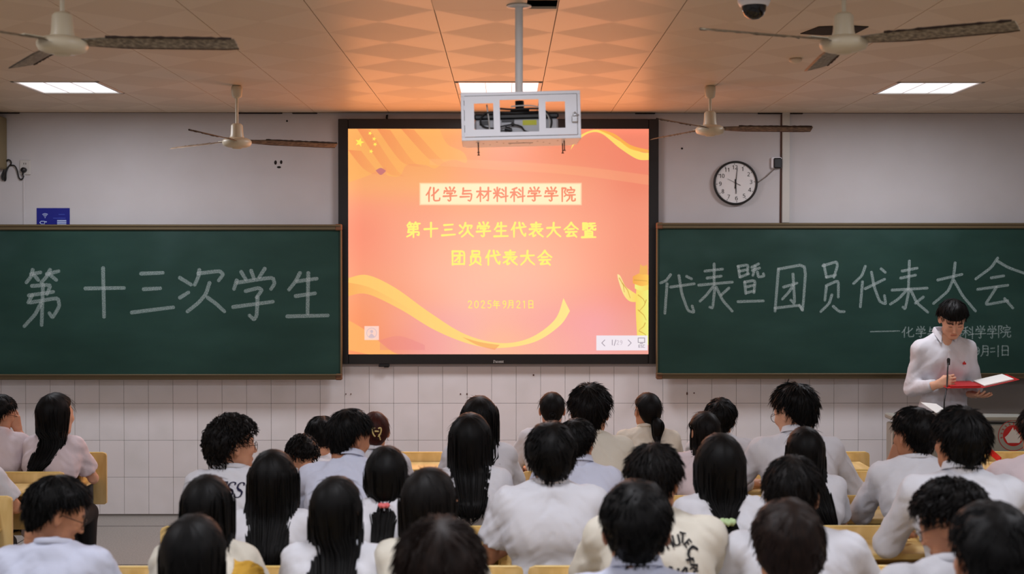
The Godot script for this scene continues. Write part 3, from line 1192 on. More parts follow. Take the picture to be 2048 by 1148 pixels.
	for s in [[[1282, 690], [1279, 690], [1279, 695], [1282, 695]], [[1279, 692.5], [1282, 692.5]], [[1286, 690], [1284, 690], [1284, 692], [1286, 693], [1286, 695], [1284, 695]], [[1291, 690], [1288, 690], [1288, 695], [1291, 695]]]:
		var p := PackedVector2Array()
		for q in s:
			p.append((Vector2(q[0], q[1]) - off) * k)
		ink(im, p, 1.8, 1.8, dk)
	return im


func chalk_image(w: float, h: float, x_left: float, sd: int) -> Image:
	# the bare board: dark green with wiped chalk dust
	var s := 460.0
	var W := int(w * s)
	var H := int(h * s)
	var f := FastNoiseLite.new()
	f.seed = sd
	f.frequency = 0.035
	f.fractal_octaves = 4
	var im := Image.create(160, 64, false, Image.FORMAT_RGB8)
	for y in 64:
		for x in 160:
			var v := f.get_noise_2d(x * 0.55, y * 1.5) * 0.5 + 0.5
			var u := f.get_noise_2d(x * 0.5 + 400, y * 0.5) * 0.5 + 0.5
			var c := Color(0.085, 0.20, 0.172).lerp(Color(0.150, 0.270, 0.240), v)
			c = c.lerp(Color(0.26, 0.35, 0.35), clampf((u - 0.55) * 1.1, 0, 0.35) * clampf(1.3 - y / 40.0, 0.1, 1.0))
			im.set_pixel(x, y, c)
	im.resize(W, H, Image.INTERPOLATE_CUBIC)
	return im


func chalk_text(im: Image, org: Vector2, k: Vector2, lines: Array, w: float, c: Color, sd: int) -> void:
	var f := FastNoiseLite.new()
	f.seed = sd
	f.frequency = 0.35
	f.fractal_octaves = 2
	for l in lines:
		# [glyph or strokes, x, y, width, height] in photograph pixels
		var g: String = GLYPH.get(l[0], l[0])
		for s in strokes(g):
			var p := PackedVector2Array()
			for q in smooth_line(s):
				p.append((Vector2(l[1] + q.x * l[3] / 100.0, l[2] + q.y * l[4] / 100.0) - org) * k)
			ink(im, p, w * 1.05, w * 0.95, c, 0.75, f)


func build_chalkboards() -> void:
	var d := 10.25
	var sc := F / d
	for side in 2:
		var a := px(-140, 449, d) if side == 0 else px(1313, 446, d)
		var b := px(684, 759, d) if side == 0 else px(2130, 757, d)
		var w := b.x - a.x
		var h := a.y - b.y
		var t := thing("chalkboard", "dark green chalkboard left of the lit board, six large chalk characters" if side == 0 else "dark green chalkboard right of the lit board, nine large chalk characters and two small lines", "chalkboard", Vector3((a.x + b.x) / 2, (a.y + b.y) / 2, -d - 0.01), 0, "sliding chalkboards")
		var fw := 0.045
		var iw := w - 0.012
		var ih := h - 2 * fw
		var im := chalk_image(iw, ih, a.x, 31 + side)
		var org := Vector2((-140 if side == 0 else 1313) + 0.006 * sc, (449 if side == 0 else 446) + fw * sc)
		var k := Vector2(460.0 / sc, 460.0 / sc)
		var white := Color(0.70, 0.74, 0.74, 0.80)
		if side == 0:
			chalk_text(im, org, k, [
				["24,3 20,14 8,24;20,10 44,7;28,12 38,20;68,3 60,14 46,24;60,10 90,5;66,10 84,20;22,30 70,28 60,44;14,46 76,40;22,46 12,58;18,58 88,50 92,64 74,84 66,76;50,28 46,96;44,60 30,78 2,98", 46, 536, 78, 118],
				["2,42 98,41;46,2 48,98", 168, 534, 80, 101], ["24,8 74,6;30,44 68,42;2,98 98,86", 260, 540, 86, 86], ["2,20 26,36;2,66 20,54;44,2 42,18 34,36;42,10 88,4 96,12 86,26;66,32 58,58 42,78 18,98;62,66 80,80 98,98", 356, 538, 92, 86],
				["20,8 30,22;42,6 48,20;72,2 60,18;10,24 4,40;12,28 90,18 94,30 86,40;30,44 58,38 66,42 54,56;56,56 54,90 48,98 38,90;2,74 90,64", 462, 535, 90, 106],
				["32,4 22,22 6,40;26,22 72,16;52,4 50,92;22,54 68,48;2,98 98,96", 570, 542, 84, 92]], 0.030 * 460, white, 3)
		else:
			chalk_text(im, org, k, [
				["30,4 18,18 2,24;20,26 14,98;30,34 98,26;54,6 62,50 80,92 98,96 92,80;76,8 90,14", 1320, 546, 70, 82],
				["20,18 70,14;26,32 66,28;2,46 98,40;46,4 46,46;42,50 24,66 6,78;48,52 42,92 34,90;88,52 66,66;52,50 70,76 98,98", 1396, 524, 70, 100],
				["4,8 10,34;4,8 40,4 38,26;8,20 36,16;12,34 42,26;54,10 78,2;56,18 82,12;66,8 58,30;74,22 78,34 98,32 96,26;28,46 32,74;28,46 66,42 62,72;36,58 60,54;36,72 62,68;4,94 96,92", 1474, 526, 55, 82],
				["12,14 2,98;12,14 96,4 86,98 76,86;2,92 76,86 86,96;28,50 68,42;56,24 62,84 50,76;56,48 44,60 24,74", 1549, 524, 66, 100],
				["16,8 26,32;12,10 66,2 70,10 56,32;26,32 62,28;26,50 20,76;26,48 74,38 74,70;48,66 38,82 4,98;54,88 78,98 98,98", 1640, 521, 50, 104],
				["36,4 26,26 2,44;28,40 22,98;36,56 92,34;54,18 62,52 78,86 96,92 92,72;82,10 94,18", 1706, 529, 69, 86],
				["32,22 70,16;28,36 66,30;6,60 96,56;50,2 48,56;46,58 22,78 2,88;50,58 40,98 34,94;86,74 66,86;54,60 70,86 98,104", 1780, 520, 78, 100],
				["12,38 68,26;52,2 48,36 36,62 2,88;50,40 70,72 100,104", 1866, 524, 86, 94],
				["46,2 34,20 4,42;46,8 66,20 100,32;34,40 58,36;8,62 66,54;44,58 34,74 22,92 66,84;60,80 76,98", 1948, 514, 104, 104]], 0.0225 * 460, Color(0.72, 0.76, 0.76, 0.85), 5)
			chalk_text(im, org, k, [["0,50 100,44", 1742, 652, 58, 22], ["化", 1804, 653, 26, 22], ["学", 1832, 652, 22, 24], ["与", 1856, 652, 20, 24], ["材", 1880, 652, 22, 24], ["料", 1904, 652, 22, 24], ["科", 1926, 652, 24, 26], ["学", 1951, 651, 23, 27], ["学", 1975, 651, 22, 27], ["院", 1996, 650, 28, 26],
				["9", 1944, 692, 22, 22], ["月", 1962, 690, 20, 23], ["20,20 80,16;16,60 84,56", 1981, 693, 12, 18], ["50,4 50,96", 1992, 690, 12, 24], ["日", 2001, 690, 22, 22]], 0.0095 * 460, Color(0.70, 0.74, 0.74, 0.85), 7)
		var m := mat("chalkboard_%d" % side, Color.WHITE, 0.55, 0.0, 0.35)
		m.albedo_texture = ImageTexture.create_from_image(im)
		var q := Sh.new()
		q.face([Vector3(-iw / 2, -ih / 2, 0), Vector3(iw / 2, -ih / 2, 0), Vector3(iw / 2, ih / 2, 0), Vector3(-iw / 2, ih / 2, 0)], Vector3(0, 0, 1))
		q.uv = PackedVector2Array([Vector2(0, 1), Vector2(1, 1), Vector2(1, 0), Vector2(0, 0)])
		part("writing_surface", q.mesh(), m, t, Vector3(0, 0, 0.02), "green board face with chalk writing")
		part("core", bx(Vector3(iw, ih, 0.03), 0.0), mats.dark_grey, t, Vector3(0, 0, 0.003))
		var top := Sh.new()
		top.box(Vector3(0, h / 2 - fw / 2, 0.012), Vector3(w, fw, 0.056), 0.006)
		top.box(Vector3(0, h / 2 - 0.01, 0.045), Vector3(w, 0.014, 0.012), 0.003)
		part("top_rail", top.mesh(), mats.olive_frame, t)
		var bot := Sh.new()
		bot.box(Vector3(0, -h / 2 + fw / 2, 0.012), Vector3(w, fw, 0.056), 0.006)
		bot.box(Vector3(0, -h / 2 + fw - 0.004, 0.048), Vector3(w, 0.010, 0.022), 0.003)
		part("bottom_rail", bot.mesh(), mats.olive_frame, t)
		var ex := w / 2 - 0.005 if side == 0 else -w / 2 + 0.005
		part("edge_rail", bx(Vector3(0.012, ih, 0.05), 0.003), mats.olive_frame, t, Vector3(ex, 0, 0.012))
		for s in [-1.0, 1.0]:
			part("corner_cap", bx(Vector3(0.05, fw + 0.006, 0.062), 0.006), mats.corner_brown, t, Vector3(ex - 0.018 * signf(ex), s * (h / 2 - fw / 2), 0.014))


# ------------------------------------------------------------------ things on the walls and ceiling

func build_wall_things() -> void:
	var zf := WALL + 0.001
	var at: Vector3
	var s: Sh
	# blue wireless notice, half behind the chalkboard
	at = px(107, 458, 10.4)
	var t := thing("notice_sign", "small blue wireless network notice on the wall, its foot behind the left chalkboard", "sign", Vector3(at.x, at.y, zf))
	part("sheet", bx(Vector3(0.268, 0.34, 0.006), 0.001), mats.sign_blue, t, Vector3(0, 0, 0.003))
	for r in [0.012, 0.022, 0.032]:
		s = Sh.new()
		var p := []
		for i in 9:
			var a := deg_to_rad(48 + 84.0 * i / 8)
			p.append(Vector3(-0.065 + cos(a) * r, 0.093 + sin(a) * r, 0.0065))
		s.tube(p, 0.003, 5, true)
		part("wave_mark", s.mesh(), mats.sign_mark, t)
	s = Sh.new()
	s.ball(Vector3(-0.065, 0.092, 0.0065), Vector3(0.004, 0.004, 0.002), 8, 6)
	part("wave_mark", s.mesh(), mats.sign_mark, t)
	s = Sh.new()
	s.tube([Vector3(-0.070, 0.062, 0.0065), Vector3(-0.098, 0.062, 0.0065), Vector3(-0.108, 0.052, 0.0065), Vector3(-0.098, 0.040, 0.0065), Vector3(-0.070, 0.040, 0.0065), Vector3(-0.070, 0.062, 0.0065)], 0.004, 5)
	s.box(Vector3(-0.060, 0.058, 0.0065), Vector3(0.016, 0.008, 0.002))
	part("emblem", s.mesh(), mats.sign_mark, t)
	for k in 4:
		part("text_line", bx(Vector3(0.074, 0.009, 0.002), 0.0), mats.sign_mark, t, Vector3(0.070, 0.068 - k * 0.014, 0.0065))
	for k in 2:
		part("faint_line", bx(Vector3(0.05 + 0.05 * k, 0.005, 0.001), 0.0), mat("sign_faint", Color(0.25, 0.32, 0.70), 0.5), t, Vector3(0.07 - 0.02 * k, 0.118 - 0.030 * k, 0.0065))
	# socket, plug and lead
	at = px(51, 335, 10.4)
	t = thing("wall_socket", "white double wall socket with a black plug, top left of the front wall", "socket", Vector3(at.x, at.y, zf))
	part("plate", bx(Vector3(0.088, 0.12, 0.012), 0.004), mats.grey_box, t, Vector3(0, 0, 0.006))
	for k in 2:
		part("pin_hole", bx(Vector3(0.004, 0.014, 0.002), 0.0), mats.hole, t, Vector3(-0.008 + 0.016 * k, 0.030, 0.0125))
	s = Sh.new()
	s.lathe([Vector2(0.001, 0.040), Vector2(0.016, 0.038), Vector2(0.021, 0.030), Vector2(0.021, 0.0), Vector2(0.001, 0.0)], 16, Vector3(-0.004, -0.022, 0.012), Basis(Vector3(1, 0, 0), PI / 2))
	s.tube([Vector3(-0.006, -0.03, 0.03), Vector3(-0.009, -0.052, 0.032), Vector3(-0.011, -0.066, 0.030)], [0.010, 0.008, 0.005], 8)
	var c0 := Vector3(at.x, at.y, zf)
	solo("power_plug", s.mesh(), mats.black, "round black power plug pushed into the wall socket", "plug", c0)
	s = Sh.new()
	var pts := []
	for q in [[47.5, 351], [46, 357], [41, 358.5], [37, 354], [34.5, 340], [30, 332], [24, 330.5], [18, 332], [14, 338], [11, 346], [9, 356], [6, 360], [4, 352], [8, 340], [12, 325], [15, 320], [21, 321], [22, 327], [17, 333], [13, 345], [12, 358], [9, 361], [6, 355], [9, 340], [11, 320], [9, 316]]:
		var w := px(q[0], q[1], 10.38)
		pts.append(w + Vector3(0, 0, 0.006 * sin(pts.size() * 1.7)))
	var cp := curve3(pts, 4)
	s.tube(cp, 0.0055, 6)
	solo("power_lead", s.mesh(), mats.black, "black power lead looped on the wall from the plug to the left edge", "cable")
	at = px(0, 280, 10.3)
	t = thing("wall_speaker", "olive beige speaker box at the far left edge of the front wall", "speaker", Vector3(at.x - 0.14, at.y - 0.02, zf))
	part("cabinet", bx(Vector3(0.32, 0.42, 0.2), 0.01), mats.beige_box, t, Vector3(0, 0, 0.10))
	part("grille", bx(Vector3(0.27, 0.36, 0.006), 0.003), mats.dark_grey, t, Vector3(0, 0, 0.203))
	# thin plaster-coloured conduit under the socket
	at = px(49, 400, 10.4)
	solo("conduit", bx(Vector3(0.018, 0.42, 0.008), 0.002), mats.plaster, "thin white conduit running down the wall below the socket", "conduit", Vector3(at.x, at.y, zf + 0.004))
	# three plugged holes right of the left wall fan
	at = px(557, 328, 10.4)
	t = thing("wall_holes", "cluster of three brown plugged holes on the wall below the left wall fan", "holes", Vector3(at.x, at.y, zf))
	for q in [[-0.024, 0.012, 0.011, 0.018], [0.022, 0.015, 0.010, 0.016], [0.004, -0.026, 0.017, 0.009]]:
		s = Sh.new()
		s.ball(Vector3.ZERO, Vector3(q[2], q[3], 0.005), 10, 6)
		part("hole", s.mesh(), mats.hole, t, Vector3(q[0], q[1], 0.0))
	for q in [[574, 242, "nail beside the top left corner of the lit board"], [773, 235, "nail just above the lit board"], [1364, 297, "nail between the right wall fan and the clock"]]:
		at = px(q[0], q[1], 10.4)
		s = Sh.new()
		s.ball(Vector3.ZERO, Vector3(0.008, 0.008, 0.010), 10, 6)
		solo("nail", s.mesh(), mats.hole, "small dark " + q[2], "nail", Vector3(at.x, at.y, zf))
	for q in [[772, 842, 0.007, 0.016, "brown rust mark on the tiles right of the claw clip"], [921, 788, 0.006, 0.006, "left of a pair of drill holes above the long-haired pair"], [934, 788, 0.006, 0.008, "right of a pair of drill holes above the long-haired pair"], [1067, 750, 0.007, 0.007, "single drill hole in the tiles under the lit board"], [1374, 787, 0.006, 0.013, "left of a pair of drill holes near the water bottle"], [1388, 786, 0.006, 0.006, "right of a pair of drill holes near the water bottle"], [692, 788, 0.005, 0.005, "drill hole below the corner of the left chalkboard"], [702, 788, 0.005, 0.005, "second drill hole right of the left chalkboard's corner"]]:
		at = px(q[0], q[1], 10.4)
		s = Sh.new()
		s.ball(Vector3.ZERO, Vector3(q[2], q[3], 0.004), 10, 6)
		solo("wall_mark", s.mesh(), mats.rust, q[4], "mark", Vector3(at.x, at.y, zf + 0.004))
	# trunking and the sensor with the lead to the clock
	var a := px(1571, 224, 10.4)
	var b := px(1570, 446, 10.4)
	solo("trunking", bx(Vector3(0.062, a.y - b.y, 0.03), 0.004), mats.trunking, "grey-white vertical cable trunking right of the clock", "trunking", Vector3(a.x, (a.y + b.y) / 2, zf + 0.015))
	s = Sh.new()
	s.tube([Vector3(a.x - 0.036, a.y - 0.02, zf + 0.006), Vector3(a.x - 0.037, (a.y + b.y) / 2, zf + 0.006), Vector3(a.x - 0.040, b.y, zf + 0.006)], 0.0055, 6)
	solo("brown_cord", s.mesh(), mats.rust, "thin brown cord running down the left side of the trunking", "cord")
	at = px(1552, 326, 10.4)
	t = thing("wall_sensor", "small white wall box with rounded black front beside the trunking", "sensor", Vector3(at.x, at.y, zf))
	part("case", bx(Vector3(0.085, 0.09, 0.03), 0.008), mats.white_metal, t, Vector3(0, 0, 0.015))
	part("front", bx(Vector3(0.066, 0.085, 0.02), 0.012), mats.black, t, Vector3(0.006, -0.004, 0.036))
	s = Sh.new()
	var c1 := px(1549, 338, 10.37)
	var c2 := px(1515, 366, 10.37)
	s.tube([c1, c1.lerp(c2, 0.5) + Vector3(0, -0.008, 0), c2], 0.004, 6)
	solo("clock_lead", s.mesh(), mat("cord_grey", Color(0.45, 0.42, 0.40), 0.6), "thin grey lead slanting from the wall sensor down to the clock", "cable")
	# the clock
	at = px(1471, 366, 10.38)
	t = thing("wall_clock", "round wall clock with black rim and white face reading six o'clock", "clock", Vector3(at.x, at.y, zf))
	var R := 0.180
	var up := Basis(Vector3(1, 0, 0), PI / 2)
	s = Sh.new()
	s.lathe([Vector2(R - 0.004, 0.0), Vector2(R, 0.012), Vector2(R - 0.001, 0.034), Vector2(R - 0.008, 0.042), Vector2(R - 0.016, 0.036), Vector2(R - 0.018, 0.024)], 56, Vector3.ZERO, up)
	part("rim", s.mesh(), mats.black_frame, t)
	s = Sh.new()
	s.lathe([Vector2(R - 0.012, 0.024), Vector2(0.001, 0.0242)], 56, Vector3.ZERO, up)
	part("face", s.mesh(), mat("clock_face", Color(0.86, 0.86, 0.86), 0.6), t)
	var sf := SystemFont.new()
	sf.font_names = PackedStringArray(["Droid Sans"])
	for h in 12:
		var ang := TAU * (h + 1) / 12.0 - 0.06
		var tm := TextMesh.new()
		tm.text = str(h + 1)
		tm.font = sf
		tm.font_size = 16
		tm.pixel_size = 0.0027
		tm.depth = 0.001
		part("numeral", tm, mats.black_frame, t, Vector3(sin(ang) * R * 0.70, cos(ang) * R * 0.70, 0.0262))
		var tick := part("tick", bx(Vector3(0.0035, 0.010, 0.001), 0.0), mats.black_frame, t, Vector3(sin(ang) * R * 0.85, cos(ang) * R * 0.85, 0.0255))
		tick.rotation.z = -ang
	for q in [["minute_hand", 0.004, 0.125, 0.045, 0.11], ["hour_hand", 0.006, 0.088, 0.030, PI - 0.04], ["second_hand", 0.002, 0.075, 0.045, -1.10]]:
		s = Sh.new()
		s.prism(PackedVector2Array([Vector2(-q[1], -q[3]), Vector2(q[1], -q[3]), Vector2(q[1] * 0.4, q[2]), Vector2(-q[1] * 0.4, q[2])]), Transform3D(Basis(), Vector3.ZERO), 0.001)
		var hnd := part(q[0], s.mesh(), mats.black_frame if q[0] != "second_hand" else mats.dark_grey, t, Vector3(0, 0, 0.029))
		hnd.rotation.z = -q[4]
	s = Sh.new()
	s.lathe([Vector2(0.001, 0.034), Vector2(0.006, 0.034), Vector2(0.007, 0.025)], 16, Vector3.ZERO, up)
	part("hub", s.mesh(), mats.black_frame, t)
	# hanging cable end below the right board
	s = Sh.new()
	a = px(1578, 758, 10.38)
	b = px(1572, 770, 10.38)
	s.tube([a, b], 0.004, 5)
	solo("loose_wire", s.mesh(), mats.dark_grey, "short loose wire end sticking out under the right chalkboard", "wire")


func curve3(p: Array, n := 6) -> Array:
	var out := []
	var m := p.size()
	for i in m - 1:
		for k in n:
			out.append((p[i] as Vector3).cubic_interpolate(p[i + 1], p[maxi(i - 1, 0)], p[mini(i + 2, m - 1)], float(k) / n))
	out.append(p[m - 1])
	return out


func build_projector() -> void:
	var d := 5.95
	var front := px(1042, 231, d)
	var W := 0.557
	var H := 0.2225
	var D := 0.345
	var t := thing("projector_cage", "white steel projector cage with three door windows hanging from the ceiling pole", "cage", front)
	t.rotation = Vector3(0, 0.015, 0.026)
	var s := Sh.new()
	for q in [[0, H / 2 - 0.0085, W, 0.017], [0, -H / 2 + 0.0085, W, 0.017]]:
		s.box(Vector3(q[0], q[1], -0.006), Vector3(q[2], q[3], 0.012), 0.002)
	for x in [-1.0, 1.0]:
		s.box(Vector3(x * (W / 2 - 0.0085), 0, -0.006), Vector3(0.017, H - 0.034, 0.012), 0.002)
	part("front_frame", s.mesh(), mats.white_metal, t)
	s = Sh.new()
	for x in [-1.0, 1.0]:
		s.box(Vector3(x * (W / 2 - 0.001), 0, -D / 2 - 0.006), Vector3(0.002, H, D - 0.012), 0.0)
	part("side_plates", s.mesh(), mats.white_metal, t)
	part("top_plate", bx(Vector3(W, 0.002, D * 0.55), 0.0), mats.white_metal, t, Vector3(0, H / 2 - 0.001, -D * 0.275 - 0.012))
	s = Sh.new()
	s.prism(PackedVector2Array([Vector2(-W / 2, 0), Vector2(W / 2, 0), Vector2(W / 2, -D * 0.75), Vector2(W / 2 - 0.03, -D), Vector2(-W / 2 + 0.02, -D), Vector2(-W / 2, -D * 0.8)]), Transform3D(Basis(Vector3(1, 0, 0), Vector3(0, 0, 1), Vector3(0, 1, 0)), Vector3(0, -H / 2, -0.012)), 0.002)
	part("bottom_plate", s.mesh(), mats.white_metal, t)
	part("slot", bx(Vector3(0.118, 0.001, 0.008), 0.0), mats.hole, t, Vector3(0, -H / 2 - 0.0006, -0.17))
	for k in 14:
		s = Sh.new()
		s.lathe([Vector2(0.001, -0.0006), Vector2(0.004, -0.0006), Vector2(0.0042, 0.0)], 8)
		part("vent_hole", s.mesh(), mats.rust, t, Vector3(-0.21 + 0.032 * k, -H / 2, -0.10 - 0.06 * (k % 3)))
	# the door, boxes round three openings
	var xs := [-0.262, -0.218, -0.128, -0.098, 0.083, 0.115, 0.206, 0.261]
	var ys := [[0.060, -0.061], [0.074, -0.076], [0.061, -0.062]]
	s = Sh.new()
	for k in 4:
		s.box(Vector3((xs[2 * k] + xs[2 * k + 1]) / 2, 0, 0.002), Vector3(xs[2 * k + 1] - xs[2 * k], 0.188, 0.004), 0.0)
	for k in 3:
		var x0: float = xs[2 * k + 1]
		var x1: float = xs[2 * k + 2]
		s.box(Vector3((x0 + x1) / 2, (0.094 + ys[k][0]) / 2, 0.002), Vector3(x1 - x0, 0.094 - ys[k][0], 0.004), 0.0)
		s.box(Vector3((x0 + x1) / 2, (-0.094 + ys[k][1]) / 2, 0.002), Vector3(x1 - x0, 0.094 + ys[k][1], 0.004), 0.0)
	part("door", s.mesh(), mats.white_metal, t)
	s = Sh.new()
	s.box(Vector3(0, 0.0955, 0.0005), Vector3(0.524, 0.002, 0.001))
	s.box(Vector3(0, -0.0955, 0.0005), Vector3(0.524, 0.002, 0.001))
	s.box(Vector3(0.2625, 0, 0.0005), Vector3(0.002, 0.19, 0.001))
	s.box(Vector3(-0.2635, 0, 0.0005), Vector3(0.002, 0.19, 0.001))
	part("door_gap", s.mesh(), mats.dark_grey, t)
	for y in [0.085, 0.04, -0.03, -0.085]:
		part("hinge", bx(Vector3(0.006, 0.022, 0.005), 0.001), mats.white_metal, t, Vector3(-0.2645, y, 0.003))
	s = Sh.new()
	s.tube([Vector3(0.245, -0.004, 0.006), Vector3(0.262, -0.004, 0.010), Vector3(0.268, -0.004, 0.004)], 0.004, 6)
	part("hasp", s.mesh(), mats.chrome, t)
	for x in [-0.203, 0.205]:
		for z in [-0.10, -0.24]:
			s = Sh.new()
			s.lathe([Vector2(0.001, 0), Vector2(0.0028, 0), Vector2(0.0028, -0.045), Vector2(0.006, -0.045), Vector2(0.006, -0.049), Vector2(0.001, -0.049)], 10)
			part("hanging_bolt", s.mesh(), mats.rust, t, Vector3(x, -H / 2, z))
	# pole
	s = Sh.new()
	var px0 := px(1038, 100, 6.13).x
	s.lathe([Vector2(0.001, CEIL), Vector2(0.06, CEIL), Vector2(0.06, CEIL - 0.006), Vector2(0.019, CEIL - 0.010), Vector2(0.0185, front.y + H / 2)], 20)
	solo("projector_pole", s.mesh(), mats.pole_grey, "grey-white steel pole from the ceiling down to the projector cage", "pole", Vector3(px0, 0, -6.13))
	# padlock
	var pl := thing("padlock", "small silver padlock hanging on the cage door hasp", "padlock", front + t.basis * Vector3(0.249, -0.018, 0.013))
	part("body", bx(Vector3(0.028, 0.030, 0.012), 0.003), mats.chrome, pl, Vector3(0, -0.006, 0))
	s = Sh.new()
	var sh := []
	for i in 9:
		sh.append(Vector3(0.008 * cos(PI * i / 8), 0.016 + 0.010 * sin(PI * i / 8), 0))
	sh.push_front(Vector3(0.008, 0.004, 0))
	sh.append(Vector3(-0.008, 0.004, 0))
	s.tube(sh, 0.0022, 6)
	part("shackle", s.mesh(), mats.chrome, pl)
	# the projector itself
	var p := thing("projector", "pale grey projector with black top locked inside the white cage", "projector", front + t.basis * Vector3(-0.02, -0.109, -0.185))
	p.rotation = t.rotation
	part("case", bx(Vector3(0.392, 0.10, 0.23), 0.008), mat("projector_grey", Color(0.70, 0.71, 0.73), 0.45), p, Vector3(0, 0.052, 0))
	part("top_shell", bx(Vector3(0.40, 0.028, 0.24), 0.008), mats.black, p, Vector3(0, 0.114, 0))
	part("upper_ledge", bx(Vector3(0.30, 0.014, 0.18), 0.004), mats.black, p, Vector3(0, 0.134, -0.01))
	part("yellow_label", bx(Vector3(0.066, 0.024, 0.001), 0.0), mats.yellow_label, p, Vector3(0.062, 0.083, 0.1156))
	s = Sh.new()
	s.lathe([Vector2(0.001, 0.003), Vector2(0.009, 0.003), Vector2(0.0095, 0)], 18, Vector3(-0.018, 0.077, 0.115), up_basis())
	part("round_port", s.mesh(), mats.black, p)
	for q in [[-0.135, 0.048, 0.19, 0.007], [-0.17, 0.085, 0.05, 0.022], [-0.15, 0.024, 0.03, 0.014], [-0.06, 0.022, 0.022, 0.010], [-0.02, 0.022, 0.022, 0.012], [0.0, 0.026, 0.010, 0.010], [-0.06, 0.092, 0.06, 0.012]]:
		part("port", bx(Vector3(q[2], q[3], 0.002), 0.0), mats.dark_grey, p, Vector3(q[0] + 0.02, q[1], 0.1156))
	part("red_plug", bx(Vector3(0.018, 0.014, 0.02), 0.003), mats.seal_red, p, Vector3(-0.125, 0.016, 0.125))
	s = Sh.new()
	s.tube([Vector3(0.02, 0.14, 0), Vector3(0.02, 0.2, 0)], 0.022, 10)
	s.box(Vector3(0.02, 0.150, 0), Vector3(0.09, 0.02, 0.05), 0.003)
	part("ceiling_bracket", s.mesh(), mats.black, p)
	# leads inside the cage
	var cz := -0.045
	for q in [
		["black", 0.0042, "black looped lead behind the left cage window", [[-0.128, 0.022], [-0.165, 0.020], [-0.188, -0.005], [-0.182, -0.035], [-0.150, -0.048], [-0.115, -0.050]]],
		["grey_box", 0.0040, "white lead crossing the left cage window", [[-0.158, 0.060], [-0.155, 0.030], [-0.150, -0.01], [-0.148, -0.06]]],
		["grey_box", 0.0036, "white lead arching through the middle and right cage windows", [[-0.045, 0.048], [0.0, 0.052], [0.06, 0.050], [0.10, 0.035], [0.13, 0.0], [0.136, -0.05], [0.134, -0.07]]],
		["black", 0.0048, "thick black lead across the top of the middle cage window", [[-0.10, 0.040], [-0.03, 0.035], [0.05, 0.038], [0.11, 0.030], [0.143, -0.01], [0.140, -0.05], [0.120, -0.068]]],
		["black", 0.0040, "black lead arching low in the middle cage window", [[-0.098, -0.045], [-0.04, -0.036], [0.0, -0.045], [0.018, -0.065], [0.05, -0.074], [0.10, -0.072]]]]:
		var pts := []
		for v in q[3]:
			pts.append(front + t.basis * Vector3(v[0], v[1], cz - 0.004 * pts.size()))
		s = Sh.new()
		s.tube(curve3(pts, 6), q[1], 6)
		solo("projector_lead", s.mesh(), mats[q[0]], q[2], "cable")
	s = Sh.new()
	s.tube([Vector3(-0.075, -0.052, cz), Vector3(-0.045, -0.064, cz)].map(func(v): return front + t.basis * v), 0.010, 8)
	solo("lead_connector", s.mesh(), mats.dark_grey, "dark plug lying low in the middle cage window", "plug")


func up_basis() -> Basis:
	return Basis(Vector3(1, 0, 0), PI / 2)


